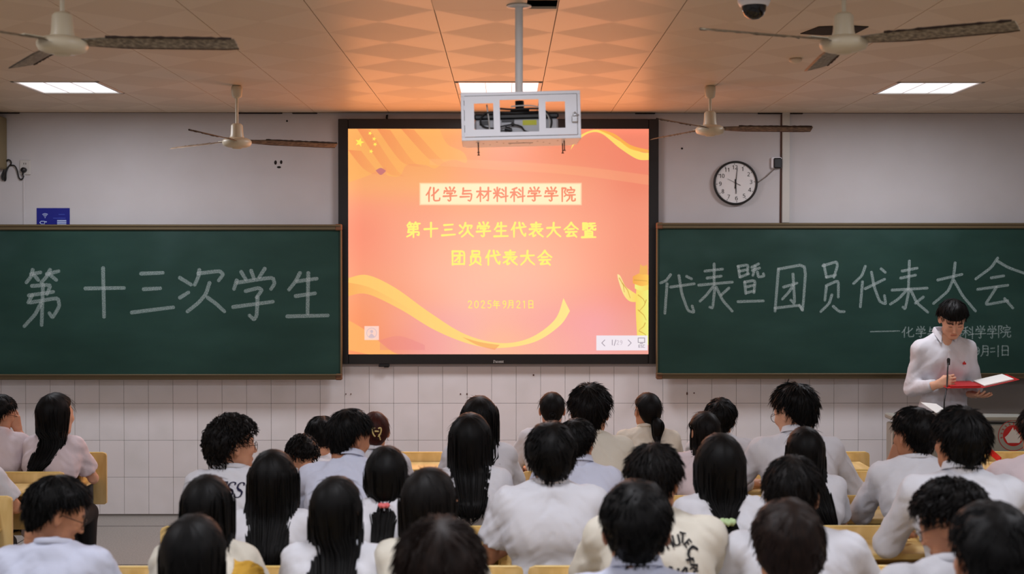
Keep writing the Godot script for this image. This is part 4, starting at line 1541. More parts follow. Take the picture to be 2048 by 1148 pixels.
func build_fans() -> void:
	var rng := RandomNumberGenerator.new()
	rng.seed = 77
	var list := [
		[px(125, 88, 5.15), [0, 124, 236], "large cream ceiling fan near the top left corner, dusty blades", "old ceiling fans"],
		[px(1687, 86, 5.40), [-34, 86, 206], "large cream ceiling fan at the upper right, blades thick with dust", "old ceiling fans"],
		[px(474, 284, 8.84), [21, 141, 261], "smaller-looking far fan with brown blades left of the lit board", "old ceiling fans"],
		[px(1420, 259, 8.84), [-2, 116, 236], "smaller-looking far fan with brown blades above the wall clock", "old ceiling fans"]]
	for f in list:
		var hub: Vector3 = f[0]
		var t := thing("ceiling_fan", f[2], "ceiling fan", Vector3(hub.x, CEIL, hub.z), 0, f[3])
		var y := hub.y - CEIL
		var s := Sh.new()
		s.lathe([Vector2(0.001, 0.0), Vector2(0.028, -0.0), Vector2(0.038, -0.012), Vector2(0.039, -0.03), Vector2(0.034, -0.075), Vector2(0.020, -0.088), Vector2(0.001, -0.089)], 22)
		part("canopy", s.mesh(), mats.fan_cream, t)
		s = Sh.new()
		s.tube([Vector3(0, -0.08, 0), Vector3(0, y + 0.11, 0)], 0.0105, 10)
		part("down_rod", s.mesh(), mats.fan_cream, t)
		s = Sh.new()
		s.lathe([Vector2(0.001, 0.128), Vector2(0.028, 0.126), Vector2(0.040, 0.114), Vector2(0.044, 0.05), Vector2(0.048, 0.036), Vector2(0.046, 0.030)], 24, Vector3(0, y, 0))
		part("neck_cup", s.mesh(), mats.fan_cream, t)
		s = Sh.new()
		s.lathe([Vector2(0.030, 0.034), Vector2(0.070, 0.026), Vector2(0.094, 0.014), Vector2(0.100, 0.004), Vector2(0.100, -0.010), Vector2(0.092, -0.026), Vector2(0.066, -0.036), Vector2(0.034, -0.040), Vector2(0.030, -0.046), Vector2(0.001, -0.047)], 36, Vector3(0, y, 0))
		part("motor_housing", s.mesh(), mats.fan_cream, t)
		for a in f[1]:
			var b := Basis(Vector3.UP, deg_to_rad(a))
			s = Sh.new()
			var rows := []
			var n := 12
			for i in n + 1:
				var r := 0.085 + 0.615 * i / n
				var wd := lerpf(0.036, 0.058, clampf((r - 0.085) / 0.16, 0, 1))
				if i == n:
					wd *= 0.86
				var pitch := 0.24
				var dy := y + 0.006 - 0.012 * (r - 0.085)
				var rough := rng.randf_range(0.0, 0.004)
				for c in [Vector2(-wd, 0.0), Vector2(-wd * 0.4, 0.006), Vector2(wd * 0.5, 0.006), Vector2(wd + rough, 0.0), Vector2(wd * 0.4, -0.001), Vector2(-wd * 0.5, -0.001)]:
					rows.append(b * Vector3(r, 0, 0) + b * Vector3(0, c.y + sin(pitch) * c.x, c.x) + Vector3(0, dy, 0))
			s.grid(rows, 6, true)
			var e1 := []
			var e2 := []
			for i in 6:
				e1.append(rows[i])
				e2.append(rows[n * 6 + i])
			s.face(e1, b * Vector3(-1, 0, 0))
			s.face(e2, b * Vector3(1, 0, 0))
			var bl := part("blade", s.mesh(), mats.fan_blade_pale if hub.z > -7.0 else mats.fan_blade, t)
			# the arm and the dust crust on the blade's leading edge
			s = Sh.new()
			s.box(b * Vector3(0.12, 0, 0) + Vector3(0, y + 0.012, 0), Vector3(0.13, 0.005, 0.034), 0.001, b)
			part("blade_arm", s.mesh(), mats.fan_cream, bl)
			s = Sh.new()
			var pts := []
			var rad := []
			for i in 26:
				var r := 0.19 + 0.50 * i / 25.0
				pts.append(b * Vector3(r, 0, 0) + b * Vector3(0, sin(0.24) * 0.057, 0.057) + Vector3(0, y + 0.006 - 0.012 * (r - 0.085), 0))
				rad.append(rng.randf_range(0.0025, 0.0075))
			s.tube(pts, rad, 6)
			part("dust_crust", s.mesh(), mats.dust, bl)


# ------------------------------------------------------------------ desks

const LIPS := [8.36, 7.56, 6.76, 5.97, 5.17, 4.37]


func build_desks() -> void:
	var blocks := [[-4.62, -2.62, "left block"], [-1.62, 0.07, "middle block, left unit"], [0.09, 2.39, "middle block, right unit"], [2.98, 4.9, "right block"]]
	var order := ["front", "second", "third", "fourth", "fifth", "sixth"]
	for bi in 4:
		for r in 6:
			if r == 5 and bi != 1 and bi != 2:
				continue
			if r > 4 and bi == 3:
				continue
			var x0: float = blocks[bi][0]
			var x1: float = blocks[bi][1]
			desk((x0 + x1) / 2, x1 - x0, -LIPS[r], "yellow wooden bench desk, %s row, %s of seats" % [order[r], blocks[bi][2]], r < 5)


func desk(x: float, w: float, z: float, label: String, seat: bool) -> void:
	# the raised back board stands at z, its top faces the room's rear; the bench for its sitters is behind
	var t := thing("school_desk", label, "desk", Vector3(x, 0, z), 0, "yellow bench desks")
	var o := PackedVector2Array()
	var hw := w / 2
	for q in [[-hw, 0.49], [-hw + 0.012, 0.48], [hw - 0.012, 0.48], [hw, 0.49], [hw, 0.80], [hw - 0.006, 0.814], [hw - 0.022, 0.820], [-hw + 0.022, 0.820], [-hw + 0.006, 0.814], [-hw, 0.80]]:
		o.append(Vector2(q[0], q[1]))
	var bs := Sh.new()
	bs.prism(o, Transform3D(Basis(), Vector3(0, 0, -0.009)), 0.018)
	part("back_board", bs.mesh(), mats.wood, t)
	part("board_edge", bx(Vector3(w - 0.05, 0.006, 0.020), 0.002), mats.wood_edge, t, Vector3(0, 0.8195, 0))
	part("desk_top", bx(Vector3(w - 0.13, 0.022, 0.30), 0.005), mats.wood, t, Vector3(0, 0.748, 0.162))
	part("front_edge", bx(Vector3(w - 0.13, 0.026, 0.012), 0.004), mats.wood_edge, t, Vector3(0, 0.746, 0.318))
	part("book_shelf", bx(Vector3(w - 0.10, 0.014, 0.24), 0.003), mats.wood, t, Vector3(0, 0.645, 0.13))
	for sx in [-1.0, 1.0]:
		part("shelf_bracket", bx(Vector3(0.012, 0.10, 0.22), 0.003), mats.wood_edge, t, Vector3(sx * (w / 2 - 0.10), 0.690, 0.12))
	var legs := [-w / 2 + 0.10, w / 2 - 0.10]
	if w > 1.8:
		legs.insert(1, 0.0)
	for lx in legs:
		var s := Sh.new()
		s.tube([Vector3(lx, 0.62, 0.05), Vector3(lx, 0.30, 0.05), Vector3(lx, 0.012, -0.02)], 0.026, 10)
		s.tube([Vector3(lx, 0.03, -0.16), Vector3(lx, 0.018, 0.28)], 0.018, 8)
		part("leg", s.mesh(), mats.steel_leg, t)
	if seat:
		part("bench_seat", bx(Vector3(w - 0.03, 0.022, 0.36), 0.006), mats.wood, t, Vector3(0, 0.428, 0.50))
		part("seat_edge", bx(Vector3(w - 0.03, 0.020, 0.010), 0.004), mats.wood_edge, t, Vector3(0, 0.428, 0.322))
		for lx in legs:
			var s := Sh.new()
			s.tube([Vector3(lx, 0.415, 0.62), Vector3(lx, 0.40, 0.36), Vector3(lx, 0.2, 0.20), Vector3(lx, 0.02, 0.05)], 0.024, 10)
			part("seat_bracket", s.mesh(), mats.steel_leg, t)


func build_lectern() -> void:
	var d := 8.72
	var a := px(1789, 832, d)
	var w := 1.15
	var h := a.y
	var t := thing("lectern", "grey steel teaching lectern with a round red and white seal, right of the benches", "lectern", Vector3(a.x + w / 2, 0, -d - 0.10))
	part("body", bx(Vector3(w, h - 0.06, 0.18), 0.008), mats.lectern_grey, t, Vector3(0, (h - 0.06) / 2 + 0.0, 0))
	part("top", bx(Vector3(w + 0.02, 0.035, 0.20), 0.008), mats.lectern_grey, t, Vector3(0, h - 0.018, 0))
	part("top_gap", bx(Vector3(w - 0.01, 0.006, 0.004), 0.0), mats.dark_grey, t, Vector3(0, h - 0.045, 0.0905))
	for x in [-0.13, 0.13]:
		part("door_gap", bx(Vector3(0.003, h - 0.2, 0.002), 0.0), mats.dark_grey, t, Vector3(x * 3.2, h / 2, 0.0905))
	part("end_trim", bx(Vector3(0.02, h - 0.06, 0.02), 0.004), mats.trunking, t, Vector3(-w / 2 - 0.004, (h - 0.06) / 2, 0.085))
	# the seal
	var c := px(2029, 872, d - 0.01)
	var q := Vector3(c.x - t.position.x, c.y, 0.0915)
	var s := Sh.new()
	s.lathe([Vector2(0.001, 0.0), Vector2(0.107, 0.0)], 40, q, up_basis())
	part("seal_ground", s.mesh(), mats.lectern_grey, t)
	s = Sh.new()
	s.ring(q + Vector3(0, 0, 0.001), Vector3(0, 0, 1), 0.104, 0.0022, 48, 6)
	part("seal_ring", s.mesh(), mats.seal_red, t, Vector3.ZERO, "thin red outer ring of the seal")
	s = Sh.new()
	s.lathe([Vector2(0.001, 0.001), Vector2(0.071, 0.001), Vector2(0.073, 0.0)], 40, q, up_basis())
	part("seal_disc", s.mesh(), mats.seal_red, t, Vector3.ZERO, "red disc of the seal")
	s = Sh.new()
	s.prism(PackedVector2Array([Vector2(-0.060, -0.012), Vector2(-0.040, 0.006), Vector2(-0.022, 0.030), Vector2(-0.004, 0.058), Vector2(0.004, 0.034), Vector2(0.012, 0.046), Vector2(0.034, 0.016), Vector2(0.060, -0.012), Vector2(0.04, -0.050), Vector2(-0.04, -0.050)]), Transform3D(Basis(), q + Vector3(0, 0, 0.0012)), 0.001)
	part("seal_peak", s.mesh(), mats.seal_white, t, Vector3.ZERO, "white peak figure in the seal")
	for k in 11:
		var ang := deg_to_rad(-100 + 20 * k)
		s = Sh.new()
		var b := Basis(Vector3(0, 0, 1), -ang)
		s.box(q + b * Vector3(0, 0.087, 0.001), Vector3(0.013, 0.003, 0.001), 0.0, b)
		s.box(q + b * Vector3(0, 0.082, 0.001), Vector3(0.003, 0.015, 0.001), 0.0, b)
		s.box(q + b * Vector3(0.003, 0.079, 0.001), Vector3(0.010, 0.003, 0.001), 0.0, b * Basis(Vector3(0, 0, 1), 0.7))
		part("seal_character", s.mesh(), mats.seal_red, t)
	for k in [[1974, 861, 0.035, 0.055], [1970, 873, 0.02, 0.03]]:
		var p := px(k[0], k[1], d - 0.01)
		part("pale_sticker", bx(Vector3(k[2], k[3], 0.001), 0.0), mats.seal_white, t, Vector3(p.x - t.position.x, p.y, 0.091))
	# gooseneck microphone on the lectern top, papers, hanging leads
	var base := px(1888, 822, 8.84)
	base.y = h + 0.001
	var tip := px(1897, 716, 9.02)
	var m := thing("microphone", "slim black gooseneck microphone held in the speaker's right hand", "microphone", base)
	s = Sh.new()
	s.lathe([Vector2(0.001, 0.03), Vector2(0.008, 0.03), Vector2(0.012, 0.02), Vector2(0.014, 0.0), Vector2(0.001, 0.0)], 14)
	part("base", s.mesh(), mats.black, m)
	var tp := tip - base
	s = Sh.new()
	s.tube(curve3([Vector3(0, 0.02, 0), Vector3(0.003, 0.10, 0.0), tp * 0.5 + Vector3(0.004, 0, 0), tp * 0.8, tp - Vector3(0, 0.03, 0)], 5), 0.0055, 8)
	part("gooseneck", s.mesh(), mats.black, m)
	s = Sh.new()
	s.tube([tp - Vector3(0, 0.05, 0), tp - Vector3(0, 0.012, 0), tp], [0.010, 0.0125, 0.007], 12)
	part("capsule", s.mesh(), mats.black, m)
	s = Sh.new()
	s.box(Vector3.ZERO, Vector3(0.13, 0.003, 0.19), 0.0)
	var pp := solo("paper_sheet", s.mesh(), mats.paper, "curled cream paper sheet lying on the lectern top in front of the speaker", "paper", Vector3(px(1873, 820, 8.82).x, h + 0.040, -8.82))
	pp.rotation = Vector3(0.30, 0.3, -0.12)
	for q2 in [[[[1789, 832], [1789.5, 860], [1788, 880], [1785, 902]], "black lead with a plug end hanging at the lectern's left edge"], [[[1793, 832], [1793, 880], [1793, 900], [1790, 930], [1786, 960]], "long black lead hanging down the lectern's left edge"], [[[1793, 870], [1796, 892], [1802, 905]], "short black lead curving right at the lectern's left edge"]]:
		var pts := []
		for v in q2[0]:
			pts.append(px(v[0], v[1], d - 0.02))
		s = Sh.new()
		s.tube(curve3(pts, 5), 0.004, 6)
		if q2[0][0][0] == 1789:
			var e: Vector3 = pts[pts.size() - 1]
			s.box(e + Vector3(-0.002, -0.012, 0), Vector3(0.016, 0.034, 0.012), 0.004)
		solo("hanging_lead", s.mesh(), mats.black, q2[1], "cable")


func build_small() -> void:
	# water bottle on the second desk row
	var b := px(1367, 880, 7.24)
	b.y = 0.760
	var t := thing("water_bottle", "clear plastic water bottle with green label on a desk behind the cream cardigan girl", "bottle", b)
	var s := Sh.new()
	s.lathe([Vector2(0.001, 0.0), Vector2(0.030, 0.0), Vector2(0.0325, 0.006), Vector2(0.0325, 0.06), Vector2(0.0315, 0.066), Vector2(0.0325, 0.072), Vector2(0.0325, 0.135), Vector2(0.028, 0.16), Vector2(0.014, 0.185), Vector2(0.0125, 0.20), Vector2(0.001, 0.2005)], 20)
	part("bottle_wall", s.mesh(), mats.bottle_clear, t)
	s = Sh.new()
	s.lathe([Vector2(0.0331, 0.072), Vector2(0.0333, 0.073), Vector2(0.0333, 0.122), Vector2(0.0331, 0.123)], 20)
	part("label", s.mesh(), mats.label_green, t)
	s = Sh.new()
	s.lathe([Vector2(0.0155, 0.196), Vector2(0.0155, 0.214), Vector2(0.014, 0.216), Vector2(0.001, 0.216)], 16)
	part("cap", s.mesh(), mats.chalk_white, t)
	# red ribbon lying over the right desk
	s = Sh.new()
	var pts := [px(1958, 880, 8.30), px(1966, 891, 8.30), px(1980, 903, 8.28), px(1990, 911, 8.26), px(2001, 921, 8.20)]
	var rows := []
	for p in pts:
		rows.append(p + Vector3(0.0, 0.022, 0.0))
		rows.append(p + Vector3(0.004, 0.02, 0.006))
		rows.append(p + Vector3(0.0, -0.022, 0.004))
		rows.append(p + Vector3(-0.004, -0.02, -0.004))
	s.grid(rows, 4, true)
	solo("red_ribbon", s.mesh(), mats.ribbon_red, "bright red sash slanting across the end of the front right desk", "ribbon")


# ------------------------------------------------------------------ people

func skinned(s: Sh, c := Color.WHITE) -> Sh:
	s.col = PackedColorArray()
	s.col.resize(s.v.size())
	s.col.fill(c)
	s.uv = PackedVector2Array()
	return s


func make_head() -> Sh:
	# centre of the skull at the origin, face towards -z
	var f := Field.new(Vector3(-0.11, -0.16, -0.13), Vector3(0.11, 0.14, 0.13), 0.0048)
	f.ell(Vector3(0, 0.028, 0.012), Vector3(0.0745, 0.086, 0.094), 0.01)
	f.ell(Vector3(0, -0.012, -0.032), Vector3(0.064, 0.088, 0.060), 0.03)
	f.cap(Vector3(-0.030, -0.070, -0.035), Vector3(0.030, -0.070, -0.035), 0.030, 0.030, 0.03)
	f.cap(Vector3(-0.012, -0.095, -0.068), Vector3(0.012, -0.095, -0.068), 0.017, 0.017, 0.03)
	for s in [-1.0, 1.0]:
		f.ell(Vector3(s * 0.042, -0.022, -0.066), Vector3(0.020, 0.018, 0.018), 0.02)
		f.cap(Vector3(s * 0.014, 0.022, -0.088), Vector3(s * 0.044, 0.020, -0.074), 0.007, 0.006, 0.012)
		f.ell(Vector3(s * 0.032, 0.003, -0.101), Vector3(0.017, 0.011, 0.014), 0.012, Basis(), true)
		f.ell(Vector3(s * 0.031, 0.003, -0.080), Vector3(0.0125, 0.0095, 0.0105), 0.006)
		# ears
		var e := Basis(Vector3(0, 1, 0), s * 0.42) * Basis(Vector3(1, 0, 0), 0.2)
		f.ell(Vector3(s * 0.080, -0.006, 0.010), Vector3(0.008, 0.031, 0.018), 0.006, e)
		f.ell(Vector3(s * 0.086, -0.003, 0.006), Vector3(0.005, 0.017, 0.009), 0.005, e, true)
	f.cap(Vector3(0, 0.008, -0.092), Vector3(0, -0.030, -0.108), 0.006, 0.0095, 0.012)
	for s in [-1.0, 1.0]:
		f.ell(Vector3(s * 0.011, -0.034, -0.100), Vector3(0.007, 0.006, 0.008), 0.006)
	f.cap(Vector3(-0.016, -0.060, -0.087), Vector3(0.016, -0.060, -0.087), 0.0055, 0.0055, 0.008)
	f.cap(Vector3(-0.013, -0.069, -0.086), Vector3(0.013, -0.069, -0.086), 0.0065, 0.0065, 0.008)
	f.cap(Vector3(-0.022, -0.0645, -0.099), Vector3(0.022, -0.0645, -0.099), 0.0022, 0.0022, 0.004, true)
	f.cap(Vector3(0, -0.06, 0.012), Vector3(0, -0.105, 0.026), 0.049, 0.045, 0.025)
	var s := f.nets(1)
	skinned(s)
	for i in s.v.size():
		var p := s.v[i]
		var c := Color.WHITE
		if p.z < -0.07:
			var ax := absf(p.x)
			if absf(p.y + 0.0645) < 0.0085 and ax < 0.020:
				c = Color(0.86, 0.63, 0.60)
			if absf(p.y + 0.0645) < 0.0024 and ax < 0.022:
				c = Color(0.35, 0.18, 0.17)
			var by := 0.026 - absf(ax - 0.03) * 0.12
			if ax > 0.014 and ax < 0.05 and absf(p.y - by) < 0.0055:
				c = Color(0.12, 0.09, 0.08)
			if ax > 0.019 and ax < 0.044 and absf(p.y - 0.0005) < 0.0030:
				c = Color(0.10, 0.07, 0.06)
		s.col[i] = c
	return s


func make_hand(curl: Array, spread: float, thumb: Array) -> Sh:
	# a right hand, wrist at the origin, fingers along -z, back of the hand up, thumb on the -x side
	var f := Field.new(Vector3(-0.085, -0.085, -0.20), Vector3(0.065, 0.045, 0.05), 0.004)
	f.cap(Vector3(-0.008, 0, 0.045), Vector3(-0.004, 0, 0.0), 0.024, 0.022, 0.01)
	f.cap(Vector3(0.010, 0, 0.045), Vector3(0.006, 0, 0.0), 0.023, 0.021, 0.01)
	var kx := [-0.030, -0.010, 0.010, 0.028]
	var kz := [-0.092, -0.096, -0.091, -0.082]
	for i in 4:
		f.cap(Vector3(kx[i] * 0.55, 0, -0.005), Vector3(kx[i], 0.002, kz[i]), 0.016, 0.0118, 0.012)
	f.cap(Vector3(-0.014, -0.008, -0.02), Vector3(-0.026, -0.010, -0.055), 0.016, 0.014, 0.012)
	var ln := [[0.042, 0.025, 0.020], [0.046, 0.029, 0.021], [0.043, 0.026, 0.020], [0.033, 0.020, 0.018]]
	for i in 4:
		var p := Vector3(kx[i], 0.002, kz[i])
		var ang := 0.0
		var side: float = (i - 1.4) * spread
		var r := 0.0096 if i < 3 else 0.0082
		for j in 3:
			ang += curl[i] * [0.9, 1.15, 0.75][j]
			var d := Vector3(sin(side), -sin(ang), -cos(ang))
			var q: Vector3 = p + d.normalized() * ln[i][j]
			f.cap(p, q, r, r - 0.0009, 0.0035)
			p = q
			r -= 0.0009
	var t0 := Vector3(-0.022, -0.006, -0.024)
	var pts := [t0]
	for q in thumb:
		pts.append(q)
	for j in pts.size() - 1:
		f.cap(pts[j], pts[j + 1], 0.0135 - 0.0018 * j, 0.0120 - 0.0018 * j, 0.005)
	return skinned(f.nets(1))


# the pose of a seated student in its own axes: origin on the floor under the hips, facing -z
func pose(p: Dictionary) -> Dictionary:
	var L := deg_to_rad(p.get("lean", 10.0))
	var slump := deg_to_rad(p.get("slump", 8.0))
	var k: float = p.get("fem", 0.0)
	var tilt := deg_to_rad(p.get("tilt", 0.0))
	var j := {}
	var hip := Vector3(0, 0.545, 0.0)
	var u := Vector3(sin(tilt) * 0.5, cos(L * 0.5), -sin(L * 0.5)).normalized()
	var u2 := Vector3(sin(tilt), cos(L), -sin(L)).normalized()
	var u3 := Vector3(sin(tilt), cos(L + slump), -sin(L + slump)).normalized()
	j.hip = hip
	j.waist = hip + u * 0.17
	j.chest = j.waist + u2 * 0.185
	j.neck = j.chest + u3 * 0.175
	var sw: float = lerpf(0.172, 0.148, k) * p.get("broad", 1.0)
	var ty := deg_to_rad(p.get("twist", 0.0))
	var across := Vector3(cos(ty), sin(tilt) * -0.3, -sin(ty)).normalized()
	j.across = across
	var drop: float = p.get("drop", 0.035)
	j.sl = j.neck - across * sw - Vector3(0, drop, 0)
	j.sr = j.neck + across * sw - Vector3(0, drop, 0)
	# arms resting on the desk
	var el: Vector3 = p.get("el", Vector3(-0.075, -0.235, -0.14))
	var er: Vector3 = p.get("er", Vector3(0.075, -0.235, -0.14))
	j.el = j.sl + el
	j.er = j.sr + er
	j.wl = p.get("wl", Vector3(j.el.x * 0.55 - 0.02, 0.792, j.el.z - 0.185))
	j.wr = p.get("wr", Vector3(j.er.x * 0.55 + 0.02, 0.792, j.er.z - 0.185))
	if not p.has("wl"):
		j.el.y = maxf(j.el.y, 0.79)
	if not p.has("wr"):
		j.er.y = maxf(j.er.y, 0.79)
	var hb := Basis(Vector3.UP, -deg_to_rad(p.get("hy", 0.0))) * Basis(Vector3.RIGHT, -deg_to_rad(p.get("hp", 0.0))) * Basis(Vector3(0, 0, 1), -deg_to_rad(p.get("hr", 0.0)))
	j.hb = hb
	j.hs = p.get("hs", 1.06)
	var fwd := deg_to_rad(p.get("hp", 0.0)) * 0.35
	j.head = j.neck + Vector3(sin(tilt) * 0.06, 0.150 * cos(fwd), -0.030 - 0.12 * sin(fwd) - 0.03 * sin(L)) * lerpf(1.0, j.hs, 0.5)
	return j


func torso_field(j: Dictionary, cell: float, grow: float, k: float, arms: bool) -> Field:
	var lo: Vector3 = j.hip
	var hi: Vector3 = j.hip
	for key in ["waist", "chest", "neck", "sl", "sr", "el", "er", "wl", "wr"]:
		lo = lo.min(j[key])
		hi = hi.max(j[key])
	lo.y = 0.40 if lo.y < 0.7 else 0.90
	return Field.new(lo - Vector3(0.17, 0.06, 0.19), hi + Vector3(0.17, 0.10, 0.19), cell)


func person_data(i: int) -> void:
	var p: Dictionary = specs[i]
	var j := speaker_pose(p) if p.get("speaker", false) else pose(p)
	var fem: float = p.get("fem", 0.0)
	var ac: Vector3 = j.across
	var out := {"j": j}
	# ---- the body: chest, neck, arms
	var f := torso_field(j, 0.016, 0.0, 0.03, true)
	var g := lerpf(1.0, 0.90, fem)
	f.cap(j.hip - ac * 0.06, j.hip + ac * 0.06, 0.095, 0.095, 0.05)
	f.cap(j.waist - ac * 0.055, j.waist + ac * 0.055, 0.085 * g, 0.085 * g, 0.05)
	f.cap(j.chest - ac * 0.07, j.chest + ac * 0.07, 0.095 * g, 0.095 * g, 0.05)
	f.cap(j.sl, j.sr, 0.040, 0.040, 0.03)
	if p.get("collar", "") == "open":
		f.cap(j.neck + Vector3(0, 0, -0.02), j.neck + Vector3(0, -0.10, -0.04), 0.050, 0.055, 0.03)
	var nk: Vector3 = j.head + j.hb * Vector3(0, -0.085, 0.03) * j.hs
	f.cap(j.neck + Vector3(0, -0.01, -0.020), nk, 0.046 * g, 0.050 * g * j.hs, 0.025)
	f.cap(j.sl, j.el, 0.046 * g, 0.039 * g, 0.02)
	f.cap(j.sr, j.er, 0.046 * g, 0.039 * g, 0.02)
	f.cap(j.el, j.wl, 0.039 * g, 0.026 * g, 0.015)
	f.cap(j.er, j.wr, 0.039 * g, 0.026 * g, 0.015)
	var body := skinned(f.nets(1))
	body.add(head_shape, Transform3D(j.hb.scaled(Vector3.ONE * j.hs), j.head))
	for side in 2:
		var w: Vector3 = j.wl if side == 0 else j.wr
		var e: Vector3 = j.el if side == 0 else j.er
		var d := (w - e).normalized()
		var key: String = ["hl", "hr"][side]
		var up: Vector3 = p.get(key + "_up", Vector3(0.0, 1, 0))
		var hd: Vector3 = p.get(key + "_dir", Vector3(d.x, d.y * 0.2, d.z))
		var z := -hd.normalized()
		var x := up.cross(z).normalized()
		var b := Basis(x, z.cross(x), z) * lerpf(1.0, 0.92, fem)
		if side == 0:
			b = b * Basis.from_scale(Vector3(-1, 1, 1))
		var hs: Sh = {"rest": hand_rest, "grip": hand_grip, "flat": hand_flat}[p.get(key, "rest")]
		body.add(hs, Transform3D(b, w + hd.normalized() * 0.012))
	out.body = body
	# ---- the shirt
	f = torso_field(j, 0.0115, 0.0, 0.05, true)
	var lo: float = p.get("loose", 0.0)
	f.cap(j.hip - ac * 0.070 + Vector3(0, 0.0, 0.01), j.hip + ac * 0.070 + Vector3(0, 0, 0.01), 0.112 + lo, 0.112 + lo, 0.06)
	f.cap(j.waist - ac * 0.068, j.waist + ac * 0.068, 0.101 * g + lo, 0.101 * g + lo, 0.07)
	f.cap(j.chest - ac * 0.083, j.chest + ac * 0.083, 0.112 * g + lo * 0.7, 0.112 * g + lo * 0.7, 0.07)
	var up3: Vector3 = (j.neck - j.chest).normalized()
	f.cap(j.chest.lerp(j.neck, 0.5) - ac * 0.10, j.chest.lerp(j.neck, 0.5) + ac * 0.10, 0.092 * g, 0.092 * g, 0.06)
	f.cap(j.sl + Vector3(0, 0, 0.004), j.sr + Vector3(0, 0, 0.004), 0.060 * g, 0.060 * g, 0.05)
	f.cap(j.sl + Vector3(0, 0.012, 0), j.neck + Vector3(0, 0.012, 0.0), 0.048, 0.056, 0.035)
	f.cap(j.sr + Vector3(0, 0.012, 0), j.neck + Vector3(0, 0.012, 0.0), 0.048, 0.056, 0.035)
	f.cap(j.neck - ac * 0.05, j.neck + ac * 0.05, 0.060 * g, 0.060 * g, 0.04)
	var long: bool = p.get("long", false)
	for side in 2:
		var s: Vector3 = j.sl if side == 0 else j.sr
		var e: Vector3 = j.el if side == 0 else j.er
		var w: Vector3 = j.wl if side == 0 else j.wr
		if long:
			f.cap(s, e, 0.064 * g, 0.056 * g, 0.035)
			f.cap(e, w, 0.056 * g, 0.040 * g, 0.03)
			f.cut(w.lerp(e, 0.10), (w - e).normalized(), 0.075)
		else:
			var q := s.lerp(e, 0.86)
			f.cap(s, q, 0.064 * g, 0.076 * g, 0.035)
			f.cut(s.lerp(e, 0.74), (e - s).normalized(), 0.125)
	f.cut(j.neck + up3 * 0.082 + Vector3(0, 0, 0.0), (up3 + Vector3(0, 0, -0.12)).normalized(), 0.075)
	if p.get("collar", "") == "open":
		f.cut(j.neck + Vector3(0, 0.045, -0.03), Vector3(0, 0.55, -0.83), 0.085)
		f.cut(j.neck + Vector3(0, -0.005, -0.09), Vector3(0, 0.65, -0.75), 0.040)
	if not p.get("tall", false):
		f.cut(Vector3(0, 0.445, 0), Vector3(0, -1, 0), 0.3)
	var sh := f.nets(1)
	var amp: float = p.get("folds", 1.0)
	var off := Vector3(i * 3.1, i * 1.7, i * 2.3)
	for k in sh.v.size():
		var v := sh.v[k]
		var nn := sh.n[k]
		# soft folds that pull from the shoulders and gather at the waist
		var wst := clampf((1.0 - absf(v.y - j.waist.y + 0.04) * 4.5), 0.0, 1.0)
		var q := Vector3(v.x * 5.0, v.y * 11.0 + absf(v.x) * 9.0, v.z * 6.0) + off
		var h := wrinkle.get_noise_3dv(q)
		var q2 := Vector3(v.x * 13.0 + v.y * 5.0, v.y * 4.5, v.z * 13.0) + off
		var h2 := wrinkle.get_noise_3dv(q2)
		var ridge := 1.0 - absf(h) * 2.2
		sh.v[k] = v + nn * ((0.0065 + 0.007 * wst) * h + 0.0055 * h2 + 0.004 * maxf(0.0, ridge - 0.3)) * amp
	sh.uv = PackedVector2Array()
	Field.normals(sh)
	out.shirt = sh
	out.collar = collar_shape(j, p.get("collar", "crew"), up3, g)
	out.hair = hair_shape(p, j, i, out)
	if p.has("print"):
		out.backs = back_map(sh)
	thread_out[i] = out


func collar_shape(j: Dictionary, kind: String, up: Vector3, g: float) -> Sh:
	var s := Sh.new()
	var c: Vector3 = j.neck + up * 0.050 + Vector3(0, 0, 0.004)
	var z := (Vector3(0, 0, -1) - up * Vector3(0, 0, -1).dot(up)).normalized()
	var x := up.cross(-z).normalized()
	var t := Basis(x, up, -z)
	if kind == "crew":
		var rows := []
		for k in 33:
			var a := TAU * k / 32.0
			var dip := -0.022 * maxf(0.0, -sin(a)) + 0.006
			for q in [Vector2(0.0, -0.012), Vector2(0.0065, -0.006), Vector2(0.005, 0.010), Vector2(-0.002, 0.013), Vector2(-0.006, 0.006), Vector2(-0.006, -0.008)]:
				var r: float = (0.069 + q.x) * lerpf(g, 1.0, 0.5)
				rows.append(c + t * Vector3(cos(a) * r * 1.04, dip + q.y, sin(a) * r * 0.98))
		s.grid(rows, 6, true)
		return s
	# a folded shirt collar: stand inside, fall outside, open at the throat
	var rows := []
	var n := 30
	for k in n + 1:
		var gap := 0.62 if kind == "open" else 0.30
		var a := -PI / 2 + gap + (TAU - 2.0 * gap) * k / n
		var front := maxf(0.0, -sin(a))
		var fall := 0.030 + 0.022 * pow(front, 4.0)
		var high := 0.040 - 0.016 * front
		for q in [Vector2(-0.004, -0.020), Vector2(-0.004, high), Vector2(0.0, high + 0.004), Vector2(0.006, high + 0.002), Vector2(0.017 + front * 0.012, high - fall), Vector2(0.014 + front * 0.012, high - fall - 0.002), Vector2(0.003, high - 0.012), Vector2(0.003, -0.020)]:
			var r: float = (0.066 + q.x) * lerpf(g, 1.0, 0.5)
			rows.append(c + t * Vector3(cos(a) * r * 1.02, q.y + 0.004 - (0.075 if kind == "open" else 0.020) * front * front, sin(a) * r * (1.0 + 0.25 * front * float(kind == "open"))))
	s.grid(rows, 8, true)
	return s


func back_map(s: Sh) -> Dictionary:
	var m := {}
	for k in s.v.size():
		var v := s.v[k]
		if s.n[k].z > 0.25:
			var key := Vector2i(int(floor(v.x / 0.014)), int(floor(v.y / 0.014)))
			m[key] = maxf(m.get(key, -9.0), v.z)
	return m


# ------------------------------------------------------------------ hair

